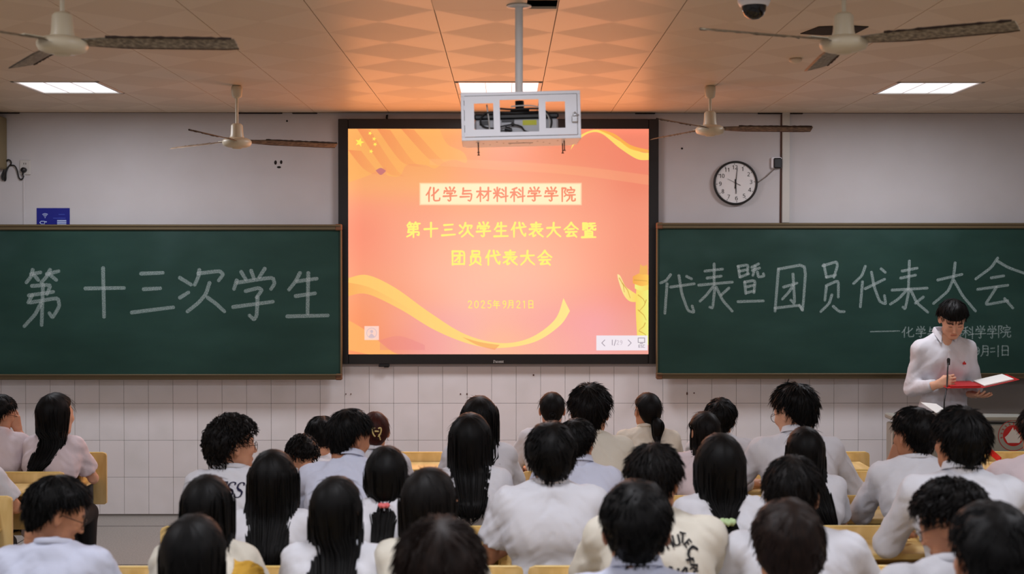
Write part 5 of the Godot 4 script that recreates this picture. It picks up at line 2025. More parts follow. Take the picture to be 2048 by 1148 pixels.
func scalp(th: float, ph: float, puff: float, rim: float) -> Array:
	# a point of the hair shell in the head's axes: th from the crown, ph round it (0 at the back)
	var c := Vector3(0, 0.90, 0.44).normalized()
	var bk := Vector3(0, -0.44, 0.90).normalized()
	var d := c * cos(th) + (bk * cos(ph) + Vector3(1, 0, 0) * sin(ph)) * sin(th)
	var r := Vector3(0.076, 0.093 if d.y > 0 else 0.145, 0.100)
	var l := 1.0 / (d / r).length()
	var p := d * l + Vector3(0, 0.022, 0.006)
	return [p + d * puff * rim, d]


func hairline(ph: float, style: String) -> float:
	var c := cos(ph)               # 1 at the back, -1 at the brow
	var back: float = {"bowl": 2.08, "crew": 2.04}.get(style, 2.14)
	var sides := 1.62
	var brow := 1.52 if style != "fringe" else 1.78
	var v: float = lerpf(sides, back, pow(c, 0.8)) if c > 0.0 else lerpf(sides, brow, pow(-c, 1.2))
	# over the ears the line lifts
	var ear := exp(-pow((absf(ph) - 1.36) / 0.30, 2.0))
	return v - 0.30 * ear * (0.25 if style == "bowl" else 1.0)


func hair_shape(p: Dictionary, j: Dictionary, idx: int, out: Dictionary) -> Sh:
	var s := Sh.new()
	var style: String = p.get("hair", "short")
	var rng := RandomNumberGenerator.new()
	rng.seed = 1000 + idx * 7
	var hx := Transform3D(j.hb.scaled(Vector3.ONE * j.hs), j.head)
	var puff: float = p.get("puff", 0.024)
	var off := Vector3(idx * 5.0, idx * 2.0, 0)
	var kind: String = style if style in ["bowl", "crew"] else "plain"
	if p.get("fringe", false):
		kind = "fringe"
	var curly := style == "curly"
	var tied := style in ["pony", "bun", "clip"]
	if tied:
		puff = p.get("puff", 0.012)
	if style == "long":
		puff = 0.014
	# the shell
	var nt := 18
	var np := 44
	var rows := []
	for a in nt + 1:
		for b in np:
			var ph := TAU * b / np - PI
			var tm := hairline(ph, kind)
			var th := tm * a / nt
			var rim := 1.0
			if a >= nt - 2:
				rim = [0.75, 0.35, -0.35][a - (nt - 2)]
				if kind == "bowl" and cos(ph) > -0.2:
					rim = [1.0, 0.85, 0.2][a - (nt - 2)]
			# thin at the temples and nape of a short cut
			if style in ["short", "crew", "textured"]:
				var low := clampf((th - 1.05) / 0.8, 0, 1)
				rim *= lerpf(1.0, 0.16, low)
			var q: Array = scalp(maxf(th, 0.001), ph, puff, rim)
			var d: Vector3 = q[1]
			var bump := wobble.get_noise_3dv(d * (9.0 if curly else 6.5) + off) * (0.016 if curly else 0.008) * clampf(th * 2.0, 0, 1)
			if style in ["long", "pony", "bun", "clip"]:
				bump = wobble.get_noise_3dv(Vector3(cos(ph) * 9.0, sin(ph) * 9.0, th * 0.6) + off) * 0.0028 * clampf(th * 2.0, 0, 1)
			rows.append(hx * (q[0] + d * bump * (1.0 if a < nt - 1 else 0.2)))
	s.grid(rows, np, true, j.head)
	# locks over it
	var locks: int = p.get("locks", {"short": 1000, "crew": 1000, "textured": 1000, "curly": 800, "bowl": 1000}.get(style, 60))
	for k in locks:
		var ph := rng.randf_range(-PI, PI)
		var tm := hairline(ph, kind)
		var th := tm * pow(rng.randf(), 0.62)
		if tied:
			th = tm * rng.randf_range(0.3, 0.95)
		var low := clampf((th - 1.05) / 0.8, 0, 1)
		var rim := lerpf(1.0, 0.16, low) if style in ["short", "crew", "textured"] else 0.95
		if th > tm * 0.93:
			rim *= 0.7
		var q: Array = scalp(th, ph, puff, rim)
		var q2: Array = scalp(th + 0.05, ph, puff, rim)
		var d: Vector3 = q[1]
		var flow: Vector3 = (q2[0] - q[0]).normalized()
		var side := d.cross(flow)
		var swirl := rng.randf_range(-0.5, 0.5)
		flow = (flow * cos(swirl) + side * sin(swirl)).normalized()
		var ln := rng.randf_range(0.028, 0.056)
		var lift := rng.randf_range(0.0, 0.15)
		var w := rng.randf_range(0.0013, 0.0027)
		if th > tm * 0.80 and not curly:
			ln *= 0.55
			lift *= 0.4
		if style == "crew":
			ln *= 0.55
			lift *= 1.2
		elif style == "textured":
			lift += 0.16 * rng.randf() * clampf(1.3 - th, 0, 1)
			ln *= 1.15
		elif style == "bowl":
			lift *= 0.25
		elif tied or style == "long":
			lift = rng.randf_range(0.0, 0.12)
			ln = rng.randf_range(0.04, 0.07)
			w *= 0.55
		var a: Vector3 = q[0] - d * 0.006
		var pts := []
		if curly:
			var rad := rng.randf_range(0.003, 0.0065)
			w *= 1.6
			var ph0 := rng.randf() * TAU
			for m in 7:
				var u := m / 6.0
				pts.append(hx * (a + flow * ln * u * 0.8 + d * (0.004 + rad + rad * sin(ph0 + u * 5.5)) + side * rad * cos(ph0 + u * 5.5)))
			s.tube(pts, [w * 0.7, w, w, w * 0.9, w * 0.8, w * 0.55, w * 0.2], 3, false)
		else:
			var drop := Vector3(0, -0.006, 0)
			for u in [0.0, 0.45, 0.8, 1.0]:
				pts.append(hx * (a + flow * ln * u + d * (0.005 + ln * lift * u * (1.2 - 0.5 * u))) + drop * u * u)
			s.tube(pts, [w * 0.8, w, w * 0.65, w * 0.12], 3, false)
	# what hangs, is tied or pinned
	if style == "long":
		hang(s, p, j, rng, off)
	elif style == "pony":
		var root: Vector3 = hx * p.get("root", Vector3(0, -0.055, 0.112))
		out.tie_at = root
		var tail := Sh.new()
		var len: float = p.get("tail", 0.24)
		var bend: float = p.get("swing", 0.0)
		var pts := []
		var rad := []
		var wide: float = p.get("tail_w", 0.030)
		for m in 11:
			var u := m / 10.0
			var y: float = root.y - len * u + 0.012 * sin(u * 2.6)
			var z := maxf(root.z + 0.030 * sin(minf(u * 3.0, 1.6)), back_z(j, y) + 0.015) if u > 0.12 else root.z + 0.01 * u
			pts.append(Vector3(root.x + bend * u * u + 0.01 * sin(u * 5.0), y, z))
			rad.append(wide * [0.5, 0.85, 1.05, 1.12, 1.1, 1.02, 0.92, 0.8, 0.64, 0.44, 0.12][m])
		tail.tube(pts, rad, 14, false, 0.72)
		for m in 46:
			var a := rng.randf() * TAU
			var lp := []
			var k0 := rng.randf_range(0.55, 1.0)
			var ex := rng.randf_range(0.86, 1.10)
			for u in 11:
				var c: Vector3 = pts[u]
				var r: float = rad[u] * k0 + 0.002
				if u == 10:
					c = pts[9] + (pts[10] - pts[9]) * (ex * 3.0 - 2.0)
					r = rad[8] * 0.5
				lp.append(c + Vector3(cos(a) * r, 0, sin(a) * r * 0.72))
			tail.tube(lp, [0.002, 0.004, 0.0045, 0.0045, 0.0045, 0.0045, 0.004, 0.004, 0.0035, 0.003, 0.0006], 4, false)
		out.tail = tail
	elif style == "bun" or style == "clip":
		var root: Vector3 = p.get("root", Vector3(0.0, -0.01, 0.118))
		var kn := Sh.new()
		var R: float = p.get("knot", 0.030)
		kn.ball(hx * root, Vector3(R, R * 0.9, R * 0.85), 16, 10)
		for m in 26:
			var ax := Vector3(rng.randf_range(-0.5, 0.5), rng.randf_range(-0.5, 0.5), 1.0).normalized()
			var u := ax.cross(Vector3.UP).normalized()
			var w := ax.cross(u)
			var a0 := rng.randf() * TAU
			var pts := []
			for q in 9:
				var a := a0 + q * 0.45
				pts.append(hx * (root + (u * cos(a) + w * sin(a)) * R * rng.randf_range(0.92, 1.02) + ax * R * rng.randf_range(-0.2, 0.5)))
			kn.tube(pts, [0.0015, 0.004, 0.005, 0.005, 0.005, 0.005, 0.005, 0.004, 0.001], 4, false)
		for m in p.get("wisps", 6):
			var a := rng.randf() * TAU
			var d := Vector3(cos(a), sin(a), 0.2)
			var pts := []
			for q in 5:
				pts.append(hx * (root + d * R * (0.8 + 0.45 * q) * 0.7 + Vector3(0, 0, -0.004 * q) + Vector3(sin(q * 1.4 + m), cos(q * 1.1 + m), 0) * 0.004))
			kn.tube(pts, [0.004, 0.0035, 0.003, 0.002, 0.0006], 4, false)
		out.tail = kn
		out.tie_at = hx * root
	return s


func back_z(j: Dictionary, y: float) -> float:
	# how far back the shirt's back lies at a height
	var ch: Vector3 = j.chest
	var wa: Vector3 = j.waist
	var ne: Vector3 = j.neck
	if y > ne.y + 0.02:
		return ne.z + 0.062 - (y - ne.y - 0.02) * 0.3
	if y > ch.y:
		var t: float = (y - ch.y) / (ne.y + 0.02 - ch.y)
		return lerpf(ch.z + 0.118, ne.z + 0.062, t * t)
	return lerpf(wa.z + 0.106, ch.z + 0.118, clampf((y - wa.y) / (ch.y - wa.y), -1.0, 1.0))


func hang(s: Sh, p: Dictionary, j: Dictionary, rng: RandomNumberGenerator, off: Vector3) -> void:
	var len: float = p.get("len", 0.5)          # from the top of the head to the ends
	var top: float = j.head.y + 0.122 * j.hs
	var h: float = j.hs
	var hy: float = -deg_to_rad(p.get("hy", 0.0))
	var pinch: float = p.get("pinch", -1.0)     # height below the top where a tie gathers the hair
	var endw: float = p.get("endw", 0.075)
	var sway: float = p.get("sway", 0.0)
	var full: float = p.get("full", 1.0)
	var nr := 26
	var np := 40
	var rows := []
	var axis := []
	var radii := []
	for a in nr + 1:
		var u := float(a) / nr
		var dy := len * u
		var y := top - dy
		# half width, front and back reach round the head's axis
		var k := dy / h
		var hw: float
		var fr: float
		var bk: float
		if k < 0.10:
			var q := sqrt(1.0 - pow(1.0 - k / 0.10, 2.0))
			hw = 0.093 * q
			fr = -0.070 * q + 0.012
			bk = 0.112 * q + 0.006
		elif k < 0.26:
			var q := (k - 0.10) / 0.16
			hw = lerpf(0.093, 0.094, q)
			fr = lerpf(-0.058, 0.0, minf(1.0, q * 1.3))
			bk = lerpf(0.118, 0.100, q)
		else:
			var q := clampf((k - 0.26) / maxf(0.02, len / h - 0.26), 0, 1)
			hw = lerpf(0.094, endw / h, q)
			fr = lerpf(0.0, 0.045, minf(1.0, q * 3.0))
			bk = lerpf(0.100, 0.090, q)
		hw *= h * (1.0 if k < 0.08 else full)
		fr *= h
		bk *= h
		var cx: float = j.head.x
		var cz: float = j.head.z
		var yaw := hy
		if k > 0.22:
			var q := clampf((k - 0.22) / 0.14, 0, 1)
			yaw = hy * (1.0 - q)
			var bz := back_z(j, y)
			var b2 := bz + 0.036 - 0.012 * u
			var f2 := bz - 0.030
			var z1 := lerpf(cz + bk, b2, q)
			var z0 := lerpf(cz + fr, f2, q)
			cz = (z0 + z1) / 2.0
			fr = (z0 - z1) / 2.0
			bk = -fr
			cx = lerpf(cx, j.neck.x, q * 0.5) + sway * (dy - 0.22 * h) * (dy - 0.22 * h) * 4.0
		if pinch > 0.0:
			var g := exp(-pow((dy - pinch) / p.get("pinch_w", 0.055), 2.0))
			var tail := clampf((dy - pinch) / 0.06, 0, 1)
			hw *= 1.0 - 0.72 * g
			hw *= lerpf(1.0, p.get("tail_k", 0.62), tail)
			var m := (fr + bk) / 2.0
			fr = lerpf(fr, m - 0.014, g)
			bk = lerpf(bk, m + 0.016, g)
			cz += 0.024 * maxf(g, tail)
		if a == nr:
			hw *= 0.72
		axis.append(Vector3(cx, y, cz))
		radii.append([hw, fr, bk, yaw])
		for b in np:
			var ph := TAU * b / np
			var groove := wobble.get_noise_3dv(Vector3(cos(ph) * 11.0, sin(ph) * 11.0, u * 2.2) + off)
			var g2 := 1.0 + (0.050 * groove + 0.03 * wobble.get_noise_3dv(Vector3(cos(ph) * 30.0, sin(ph) * 30.0, u * 1.2) + off)) * clampf(u * 6.0, 0, 1)
			var x := sin(ph) * hw * g2
			var z := (bk if cos(ph) > 0 else -fr) * cos(ph) * g2
			var e := Basis(Vector3.UP, yaw) * Vector3(x, 0, z)
			var yy := y
			if a == nr:
				yy -= 0.03 * absf(groove)
			rows.append(Vector3(cx, yy, cz) + e)
	s.grid(rows, np, true)
	var capf := []
	for b in np:
		capf.append(rows[nr * np + b])
	s.face(capf, Vector3(0, -1, 0))
	# loose strands on the fall, running past its ends
	for m in p.get("strands", 80):
		var ph := rng.randf_range(-2.0, 2.0)
		var a0 := rng.randi_range(4, 12)
		var pts := []
		var rad := []
		var w := rng.randf_range(0.0022, 0.0050)
		var drift := rng.randf_range(-0.10, 0.10)
		var lift := rng.randf_range(-0.001, 0.004)
		if rng.randf() < 0.12:
			lift += 0.006
		var stop := nr if rng.randf() < 0.75 else rng.randi_range(18, 25)
		for a in range(a0, stop + 1, 2):
			var r: Array = radii[a]
			var q := ph + drift * (a - a0) / 14.0
			var e := Basis(Vector3.UP, r[3]) * Vector3(sin(q) * (r[0] + lift), 0, (r[2] if cos(q) > 0 else -r[1]) * cos(q) + lift * cos(q))
			pts.append(axis[a] + e)
			rad.append(w)
		if pts.size() < 3:
			continue
		var last: Vector3 = pts[pts.size() - 1]
		var dir: Vector3 = (last - pts[pts.size() - 2]).normalized()
		var ext := rng.randf_range(0.012, 0.06)
		pts.append(last + dir * ext * 0.6 + Vector3(rng.randf_range(-0.006, 0.006), 0, 0))
		rad[0] = w * 0.4
		rad.append(w * 0.6)
		pts.append(last + dir * ext + Vector3(rng.randf_range(-0.014, 0.014), 0, 0))
		rad.append(w * 0.1)
		s.tube(pts, rad, 4, false)


# ------------------------------------------------------------------ who sits where

func people_specs() -> void:
	# x and top: the head's centre and crown in the photograph, d its distance, w the hair's width there
	var P := func(x: float, top: float, w: float, d: float, more: Dictionary) -> void:
		var s := {"x": x, "top": top, "w": w, "d": d}
		s.merge(more)
		var turn := sin(deg_to_rad(s.get("hy", 0.0)))
		var base := lerpf(0.192 + 1.2 * (s.get("puff", 0.024) - 0.024), 0.245, turn * turn)
		s.hs = clampf(w / F * d / base, 0.98, 1.2)
		specs.append(s)
	P.call(-2, 790, 62, 7.85, {"fem": 1.0, "hair": "bowl", "hy": 38.0, "hp": 12.0, "long": false, "cloth": "cloth_pink", "skin": "skin", "glasses": true, "wr": Vector3(0.10, 1.10, -0.20), "er": Vector3(0.13, -0.20, -0.17), "hr_dir": Vector3(-0.15, 0.9, 0.2), "hr_up": Vector3(0.7, 0.0, 0.7),
		"label": "seated person cut by the left edge, front row, cheek resting on hand, white shirt"})
	P.call(110, 783, 84, 7.80, {"fem": 1.0, "hair": "long", "len": 0.47, "endw": 0.052, "hy": 30.0, "sway": -0.34, "cloth": "cloth_pink", "loose": 0.012, "skin": "skin_fair", "strands": 90, "twist": -8.0,
		"label": "seated long-haired person in pale pink tee, front row of the left block, looking right"})
	P.call(-62, 850, 84, 7.05, {"hair": "short", "hy": 20.0, "cloth": "cloth_white", "er": Vector3(0.10, -0.22, -0.10), "label": "seated person mostly beyond the left edge, second row, only an elbow showing"})
	P.call(112, 957, 138, 4.66, {"hair": "short", "hy": 58.0, "hp": 24.0, "glasses": true, "cloth": "cloth_cool", "skin": "skin_tan", "label": "near seated person at lower left, short black hair, glasses, head bent to the right"})
	P.call(462, 830, 108, 6.28, {"hair": "curly", "tone": "hair_soft", "hy": 58.0, "glasses": true, "cloth": "cloth_white", "skin": "skin", "puff": 0.030, "print": "ess", "loose": 0.01, "label": "seated person with curly dark hair and glasses turned right, navy SS lettering on the back"})
	P.call(698, 820, 92, 6.28, {"hair": "short", "hy": 42.0, "hp": 14.0, "cloth": "cloth_cool", "long": true, "collar": "shirt", "lean": 22.0, "skin": "skin_tan", "folds": 1.6, "label": "seated short-haired person in blue-white collared shirt, leaning right, beside the claw-clip head"})
	P.call(643, 838, 70, 7.84, {"hair": "short", "hy": -10.0, "hp": 32.0, "lean": 44.0, "slump": 14.0, "cloth": "cloth_white", "collar": "shirt", "label": "person almost hidden behind the leaning blue-white shirt, only dark hair showing"})
	P.call(604, 884, 70, 7.08, {"fem": 1.0, "hair": "curly", "tone": "hair_soft", "hy": -25.0, "hp": 52.0, "lean": 44.0, "slump": 14.0, "cloth": "cloth_white", "knot": 0.034, "wisps": 14, "root": Vector3(-0.02, 0.03, 0.10), "label": "person bent low over the desk with wavy dark hair beside the blue-white shirt"})
	P.call(750, 820, 70, 7.08, {"fem": 1.0, "hair": "clip", "hy": -12.0, "hp": 6.0, "tone": "hair_red", "cloth": "cloth_white", "knot": 0.024, "label": "front row person with reddish-brown pinned hair and a cream claw clip"})
	P.call(546, 895, 106, 5.47, {"fem": 1.0, "hair": "long", "len": 0.50, "endw": 0.055, "sway": 0.06, "cloth": "cloth_white", "strands": 120, "full": 1.06, "label": "person with very long straight black hair falling to a point, right of SS lettering"})
	P.call(773, 888, 94, 5.47, {"fem": 1.0, "hair": "long", "len": 0.47, "pinch": 0.245, "pinch_w": 0.024, "tail_k": 0.46, "endw": 0.075, "tie": "tie_pink", "tie_s": 0.72, "strands": 50, "cloth": "cloth_white", "hp": 8.0, "label": "seated person with low black ponytail in a pink tie, middle of the left half"})
	P.call(414, 945, 114, 4.69, {"fem": 1.0, "hair": "long", "len": 0.32, "endw": 0.072, "sway": 0.2, "cloth": "cloth_cream", "print": "yellow", "loose": 0.012, "label": "seated person with shoulder-length black hair, cream tee with a yellow back print"})
	P.call(387, 1024, 142, 3.92, {"fem": 1.0, "hair": "long", "len": 0.56, "endw": 0.085, "cloth": "cloth_grey", "hy": 6.0, "label": "near seated person with long black hair at the bottom edge, below the yellow back print"})
	P.call(672, 948, 116, 4.69, {"fem": 1.0, "hair": "long", "len": 0.56, "endw": 0.055, "hy": 14.0, "glasses": true, "cloth": "cloth_white", "sleeve": 1, "label": "seated person with long straight black hair and glasses, in front of the pink-tied ponytail"})
	P.call(857, 930, 126, 4.67, {"fem": 1.0, "hair": "long", "len": 0.50, "endw": 0.085, "hy": 22.0, "glasses": true, "tone": "hair_soft", "cloth": "cloth_cream", "strands": 110, "label": "seated person with long brownish hair and glasses, cream shirt, left of the big white tee"})
	P.call(880, 1033, 178, 3.30, {"hair": "short", "tone": "hair_brown", "cloth": "cloth_white", "puff": 0.026, "label": "nearest short brown-haired head at the bottom edge, left of centre"})
	P.call(940, 822, 92, 6.28, {"fem": 1.0, "hair": "long", "len": 0.48, "endw": 0.062, "sway": 0.05, "hy": 4.0, "cloth": "cloth_white", "collar": "shirt", "label": "seated person with long straight black hair over a white shirt, under the lit board's middle"})
	P.call(959, 788, 80, 7.08, {"fem": 1.0, "hair": "long", "len": 0.36, "endw": 0.10, "sway": 0.3, "cloth": "cloth_white", "label": "front row long-haired person just behind another long-haired one under the lit board"})
	P.call(1104, 781, 54, 7.88, {"fem": 1.0, "hair": "bun", "hy": 0.0, "knot": 0.022, "root": Vector3(0.0, -0.02, 0.108), "cloth": "cloth_white", "el": Vector3(-0.15, -0.24, -0.06), "long": false, "label": "front row person with smooth tied-up hair and small low bun, elbow out left"})
	P.call(1180, 768, 92, 7.08, {"hair": "textured", "tone": "hair_soft", "hy": 12.0, "cloth": "cloth_cream", "loose": 0.01, "label": "tall seated person with tousled dark hair and cream tee, right of the small bun"})
	P.call(1102, 842, 100, 5.47, {"hair": "bowl", "cloth": "cloth_white", "loose": 0.014, "broad": 1.06, "lean": 4.0, "puff": 0.026, "el": Vector3(-0.09, -0.25, -0.06), "er": Vector3(0.09, -0.25, -0.06), "label": "seated person with round bowl-cut black hair in a large plain white tee, picture centre"})
	P.call(1153, 838, 62, 6.28, {"hair": "short", "hy": 24.0, "cloth": "cloth_cool", "collar": "shirt", "label": "seated person in blue-white shirt half hidden behind the bowl-cut head, to its right"})
	P.call(1296, 782, 64, 7.85, {"fem": 1.0, "hair": "pony", "tail": 0.17, "tail_w": 0.038, "swing": 0.02, "hy": -16.0, "root": Vector3(0.01, -0.03, 0.112), "cloth": "cloth_cream", "loose": 0.008, "label": "front row person with low loose black ponytail over a cream cardigan"})
	P.call(1308, 890, 110, 4.69, {"hair": "textured", "tone": "hair_soft", "hy": 20.0, "hp": 14.0, "cloth": "cloth_cream", "print": "arc", "loose": 0.012, "skin": "skin_tan", "broad": 1.08, "x_body": 0.02, "label": "person with tufted dark hair, cream tee with black letters on the back"})
	P.call(1272, 962, 148, 3.92, {"hair": "crew", "cloth": "cloth_cool", "collar": "shirt", "hy": 4.0, "skin": "skin_tan", "label": "near short-haired person in a blue-white collared shirt, left of the black-lettered back"})
	P.call(1410, 820, 72, 7.08, {"fem": 1.0, "hair": "long", "len": 0.34, "endw": 0.05, "tone": "hair_soft", "hy": -14.0, "full": 0.86, "cloth": "cloth_pink", "label": "second row person with dark brown hair, left ear bare, beside the water bottle"})
	P.call(1441, 797, 70, 7.88, {"hair": "short", "hy": 8.0, "cloth": "cloth_white", "label": "front row person with short dark hair behind the ponytail with the green tie"})
	P.call(1440, 862, 104, 5.47, {"fem": 1.0, "hair": "long", "len": 0.58, "pinch": 0.355, "endw": 0.078, "tie": "tie_green", "full": 1.05, "cloth": "cloth_white", "collar": "shirt", "strands": 60, "label": "seated person with long black hair gathered at mid back by a pale green scrunchie"})
	P.call(1590, 769, 92, 7.06, {"hair": "textured", "hy": -34.0, "hp": 16.0, "glasses": true, "cloth": "cloth_white", "collar": "shirt", "long": true, "broad": 1.12, "loose": 0.015, "el": Vector3(-0.14, -0.235, -0.12), "er": Vector3(0.15, -0.235, -0.08), "skin": "skin_fair", "label": "tall broad person in a white long-sleeved shirt and glasses looking left, below the clock"})
	P.call(1610, 850, 84, 6.28, {"fem": 1.0, "hair": "long", "len": 0.50, "endw": 0.045, "sway": 0.28, "cloth": "cloth_white", "label": "seated person with long black hair swept to the right, behind the brown bowl-cut head"})
	P.call(1585, 914, 122, 4.69, {"hair": "short", "tone": "hair_soft", "hy": 22.0, "hp": 10.0, "cloth": "cloth_white", "broad": 1.16, "loose": 0.018, "el": Vector3(-0.12, -0.235, -0.1), "er": Vector3(0.14, -0.235, -0.1), "label": "seated broad person with short black hair, right ear showing, just behind the brown bowl cut"})
	P.call(1575, 997, 150, 3.92, {"hair": "bowl", "tone": "hair_brown", "cloth": "cloth_cream", "puff": 0.026, "locks": 300, "skin": "skin", "label": "near person with brown bowl-cut hair and shaved nape, bottom edge right of centre"})
	P.call(1830, 815, 88, 6.28, {"hair": "short", "hy": -22.0, "hp": 6.0, "long": true, "cloth": "cloth_white", "skin": "skin_tan", "wl": Vector3(-0.10, 1.07, -0.19), "el": Vector3(-0.06, -0.22, -0.18), "hl_dir": Vector3(0.35, 0.85, 0.2), "hl_up": Vector3(-0.7, 0, 0.7), "label": "seated person with short hair, hand at chin, below the speaker, left of the white collar"})
	P.call(1921, 812, 104, 5.45, {"hair": "short", "hy": -6.0, "cloth": "cloth_white", "collar": "shirt", "long": true, "broad": 1.1, "loose": 0.01, "puff": 0.027, "skin": "skin_tan", "label": "seated person with thick rounded black hair and large white collared shirt, below the speaker"})
	P.call(1906, 964, 144, 3.95, {"hair": "curly", "tone": "hair_soft", "hy": -48.0, "hp": 22.0, "glasses": true, "cloth": "cloth_white", "skin": "skin_tan", "label": "seated person with permed curly hair and glasses looking down left, near the right edge"})
	P.call(1984, 1003, 170, 3.40, {"hair": "crew", "cloth": "cloth_white", "puff": 0.028, "skin": "skin_tan", "label": "nearest black-haired head at the bottom right corner"})
	P.call(2078, 812, 80, 6.45, {"hair": "short", "hy": 10.0, "cloth": "cloth_pink", "lean": 30.0, "broad": 1.1, "loose": 0.012, "el": Vector3(-0.13, -0.20, -0.12), "label": "seated person in pinkish white shirt at the right edge below the lectern seal"})
	# the speaker stands behind the lectern and faces the seats
	specs.append({"speaker": true, "hair": "short", "fringe": true, "puff": 0.027, "locks": 380, "hy": 8.0, "hp": 32.0, "hs": 1.07, "cloth": "cloth_white", "collar": "open", "long": true, "tall": true, "folds": 0.8, "loose": 0.0, "skin": "skin_fair",
		"hr": "grip", "hr_dir": Vector3(-0.75, 0.35, -0.55), "hr_up": Vector3(0.25, 0.25, -0.95), "hl": "flat", "hl_dir": Vector3(-0.1, 0.05, -1), "hl_up": Vector3(0.25, -1, 0),
		"label": "standing person in white shirt at the lectern, reading from a red folder into a microphone"})


func speaker_pose(p: Dictionary) -> Dictionary:
	var j := {}
	j.hip = Vector3(0, 0.98, 0.0)
	j.waist = Vector3(0.0, 1.14, 0.0)
	j.chest = Vector3(0.0, 1.33, 0.005)
	j.neck = Vector3(0.0, 1.50, 0.0)
	j.across = Vector3(1, 0, 0)
	j.sl = Vector3(-0.168, 1.435, 0.0)
	j.sr = Vector3(0.168, 1.435, 0.0)
	j.er = Vector3(0.225, 1.150, 0.02)
	j.wr = Vector3(0.140, 1.200, -0.215)
	j.el = Vector3(-0.245, 1.165, 0.04)
	j.wl = Vector3(-0.150, 1.122, -0.150)
	j.hs = p.hs
	j.hb = Basis(Vector3.UP, -deg_to_rad(p.hy)) * Basis(Vector3.RIGHT, -deg_to_rad(p.hp))
	j.head = Vector3(-0.038, 1.655, -0.055)
	return j


func build_people() -> void:
	wrinkle = FastNoiseLite.new()
	wrinkle.seed = 41
	wrinkle.frequency = 1.0
	wrinkle.fractal_octaves = 2
	wobble = FastNoiseLite.new()
	wobble.seed = 42
	wobble.frequency = 0.35
	wobble.fractal_octaves = 2
	head_shape = make_head()
	hand_rest = make_hand([0.32, 0.35, 0.38, 0.42], 0.07, [Vector3(-0.048, -0.012, -0.056), Vector3(-0.056, -0.018, -0.088), Vector3(-0.054, -0.026, -0.110)])
	hand_grip = make_hand([1.15, 1.2, 1.2, 1.2], 0.02, [Vector3(-0.040, -0.022, -0.050), Vector3(-0.036, -0.044, -0.078), Vector3(-0.020, -0.052, -0.098)])
	hand_flat = make_hand([0.15, 0.17, 0.22, 0.28], 0.09, [Vector3(-0.052, -0.012, -0.046), Vector3(-0.072, -0.022, -0.070), Vector3(-0.080, -0.034, -0.090)])
	people_specs()
	thread_out.resize(specs.size())
	var id := WorkerThreadPool.add_group_task(person_data, specs.size())
	WorkerThreadPool.wait_for_group_task_completion(id)
	# seated legs, shoes: one shape for all
	var f := Field.new(Vector3(-0.26, 0.02, -0.62), Vector3(0.26, 0.70, 0.20), 0.016)
	f.cap(Vector3(-0.075, 0.535, 0.0), Vector3(0.075, 0.535, 0.0), 0.108, 0.108, 0.04)
	for s in [-1.0, 1.0]:
		f.cap(Vector3(s * 0.095, 0.525, 0.0), Vector3(s * 0.115, 0.525, -0.43), 0.088, 0.066, 0.03)
		f.cap(Vector3(s * 0.115, 0.52, -0.43), Vector3(s * 0.12, 0.10, -0.40), 0.064, 0.050, 0.03)
		f.cut(Vector3(s * 0.12, 0.085, -0.40), Vector3(0, -1, 0), 0.09)
	f.cut(Vector3(0, 0.64, 0), Vector3(0, 1, 0), 0.3)
	var tro := f.nets(1).mesh()
	f = Field.new(Vector3(-0.24, -0.02, -0.66), Vector3(0.24, 0.16, -0.28), 0.011)
	for s in [-1.0, 1.0]:
		f.cap(Vector3(s * 0.12, 0.045, -0.375), Vector3(s * 0.128, 0.035, -0.53), 0.042, 0.036, 0.02)
		f.cap(Vector3(s * 0.12, 0.05, -0.385), Vector3(s * 0.12, 0.10, -0.392), 0.042, 0.044, 0.02)
	f.cut(Vector3(0, 0.004, -0.45), Vector3(0, -1, 0), 0.35)
	var shoes := f.nets(1).mesh()
	for i in specs.size():
		place_person(i, tro, shoes)


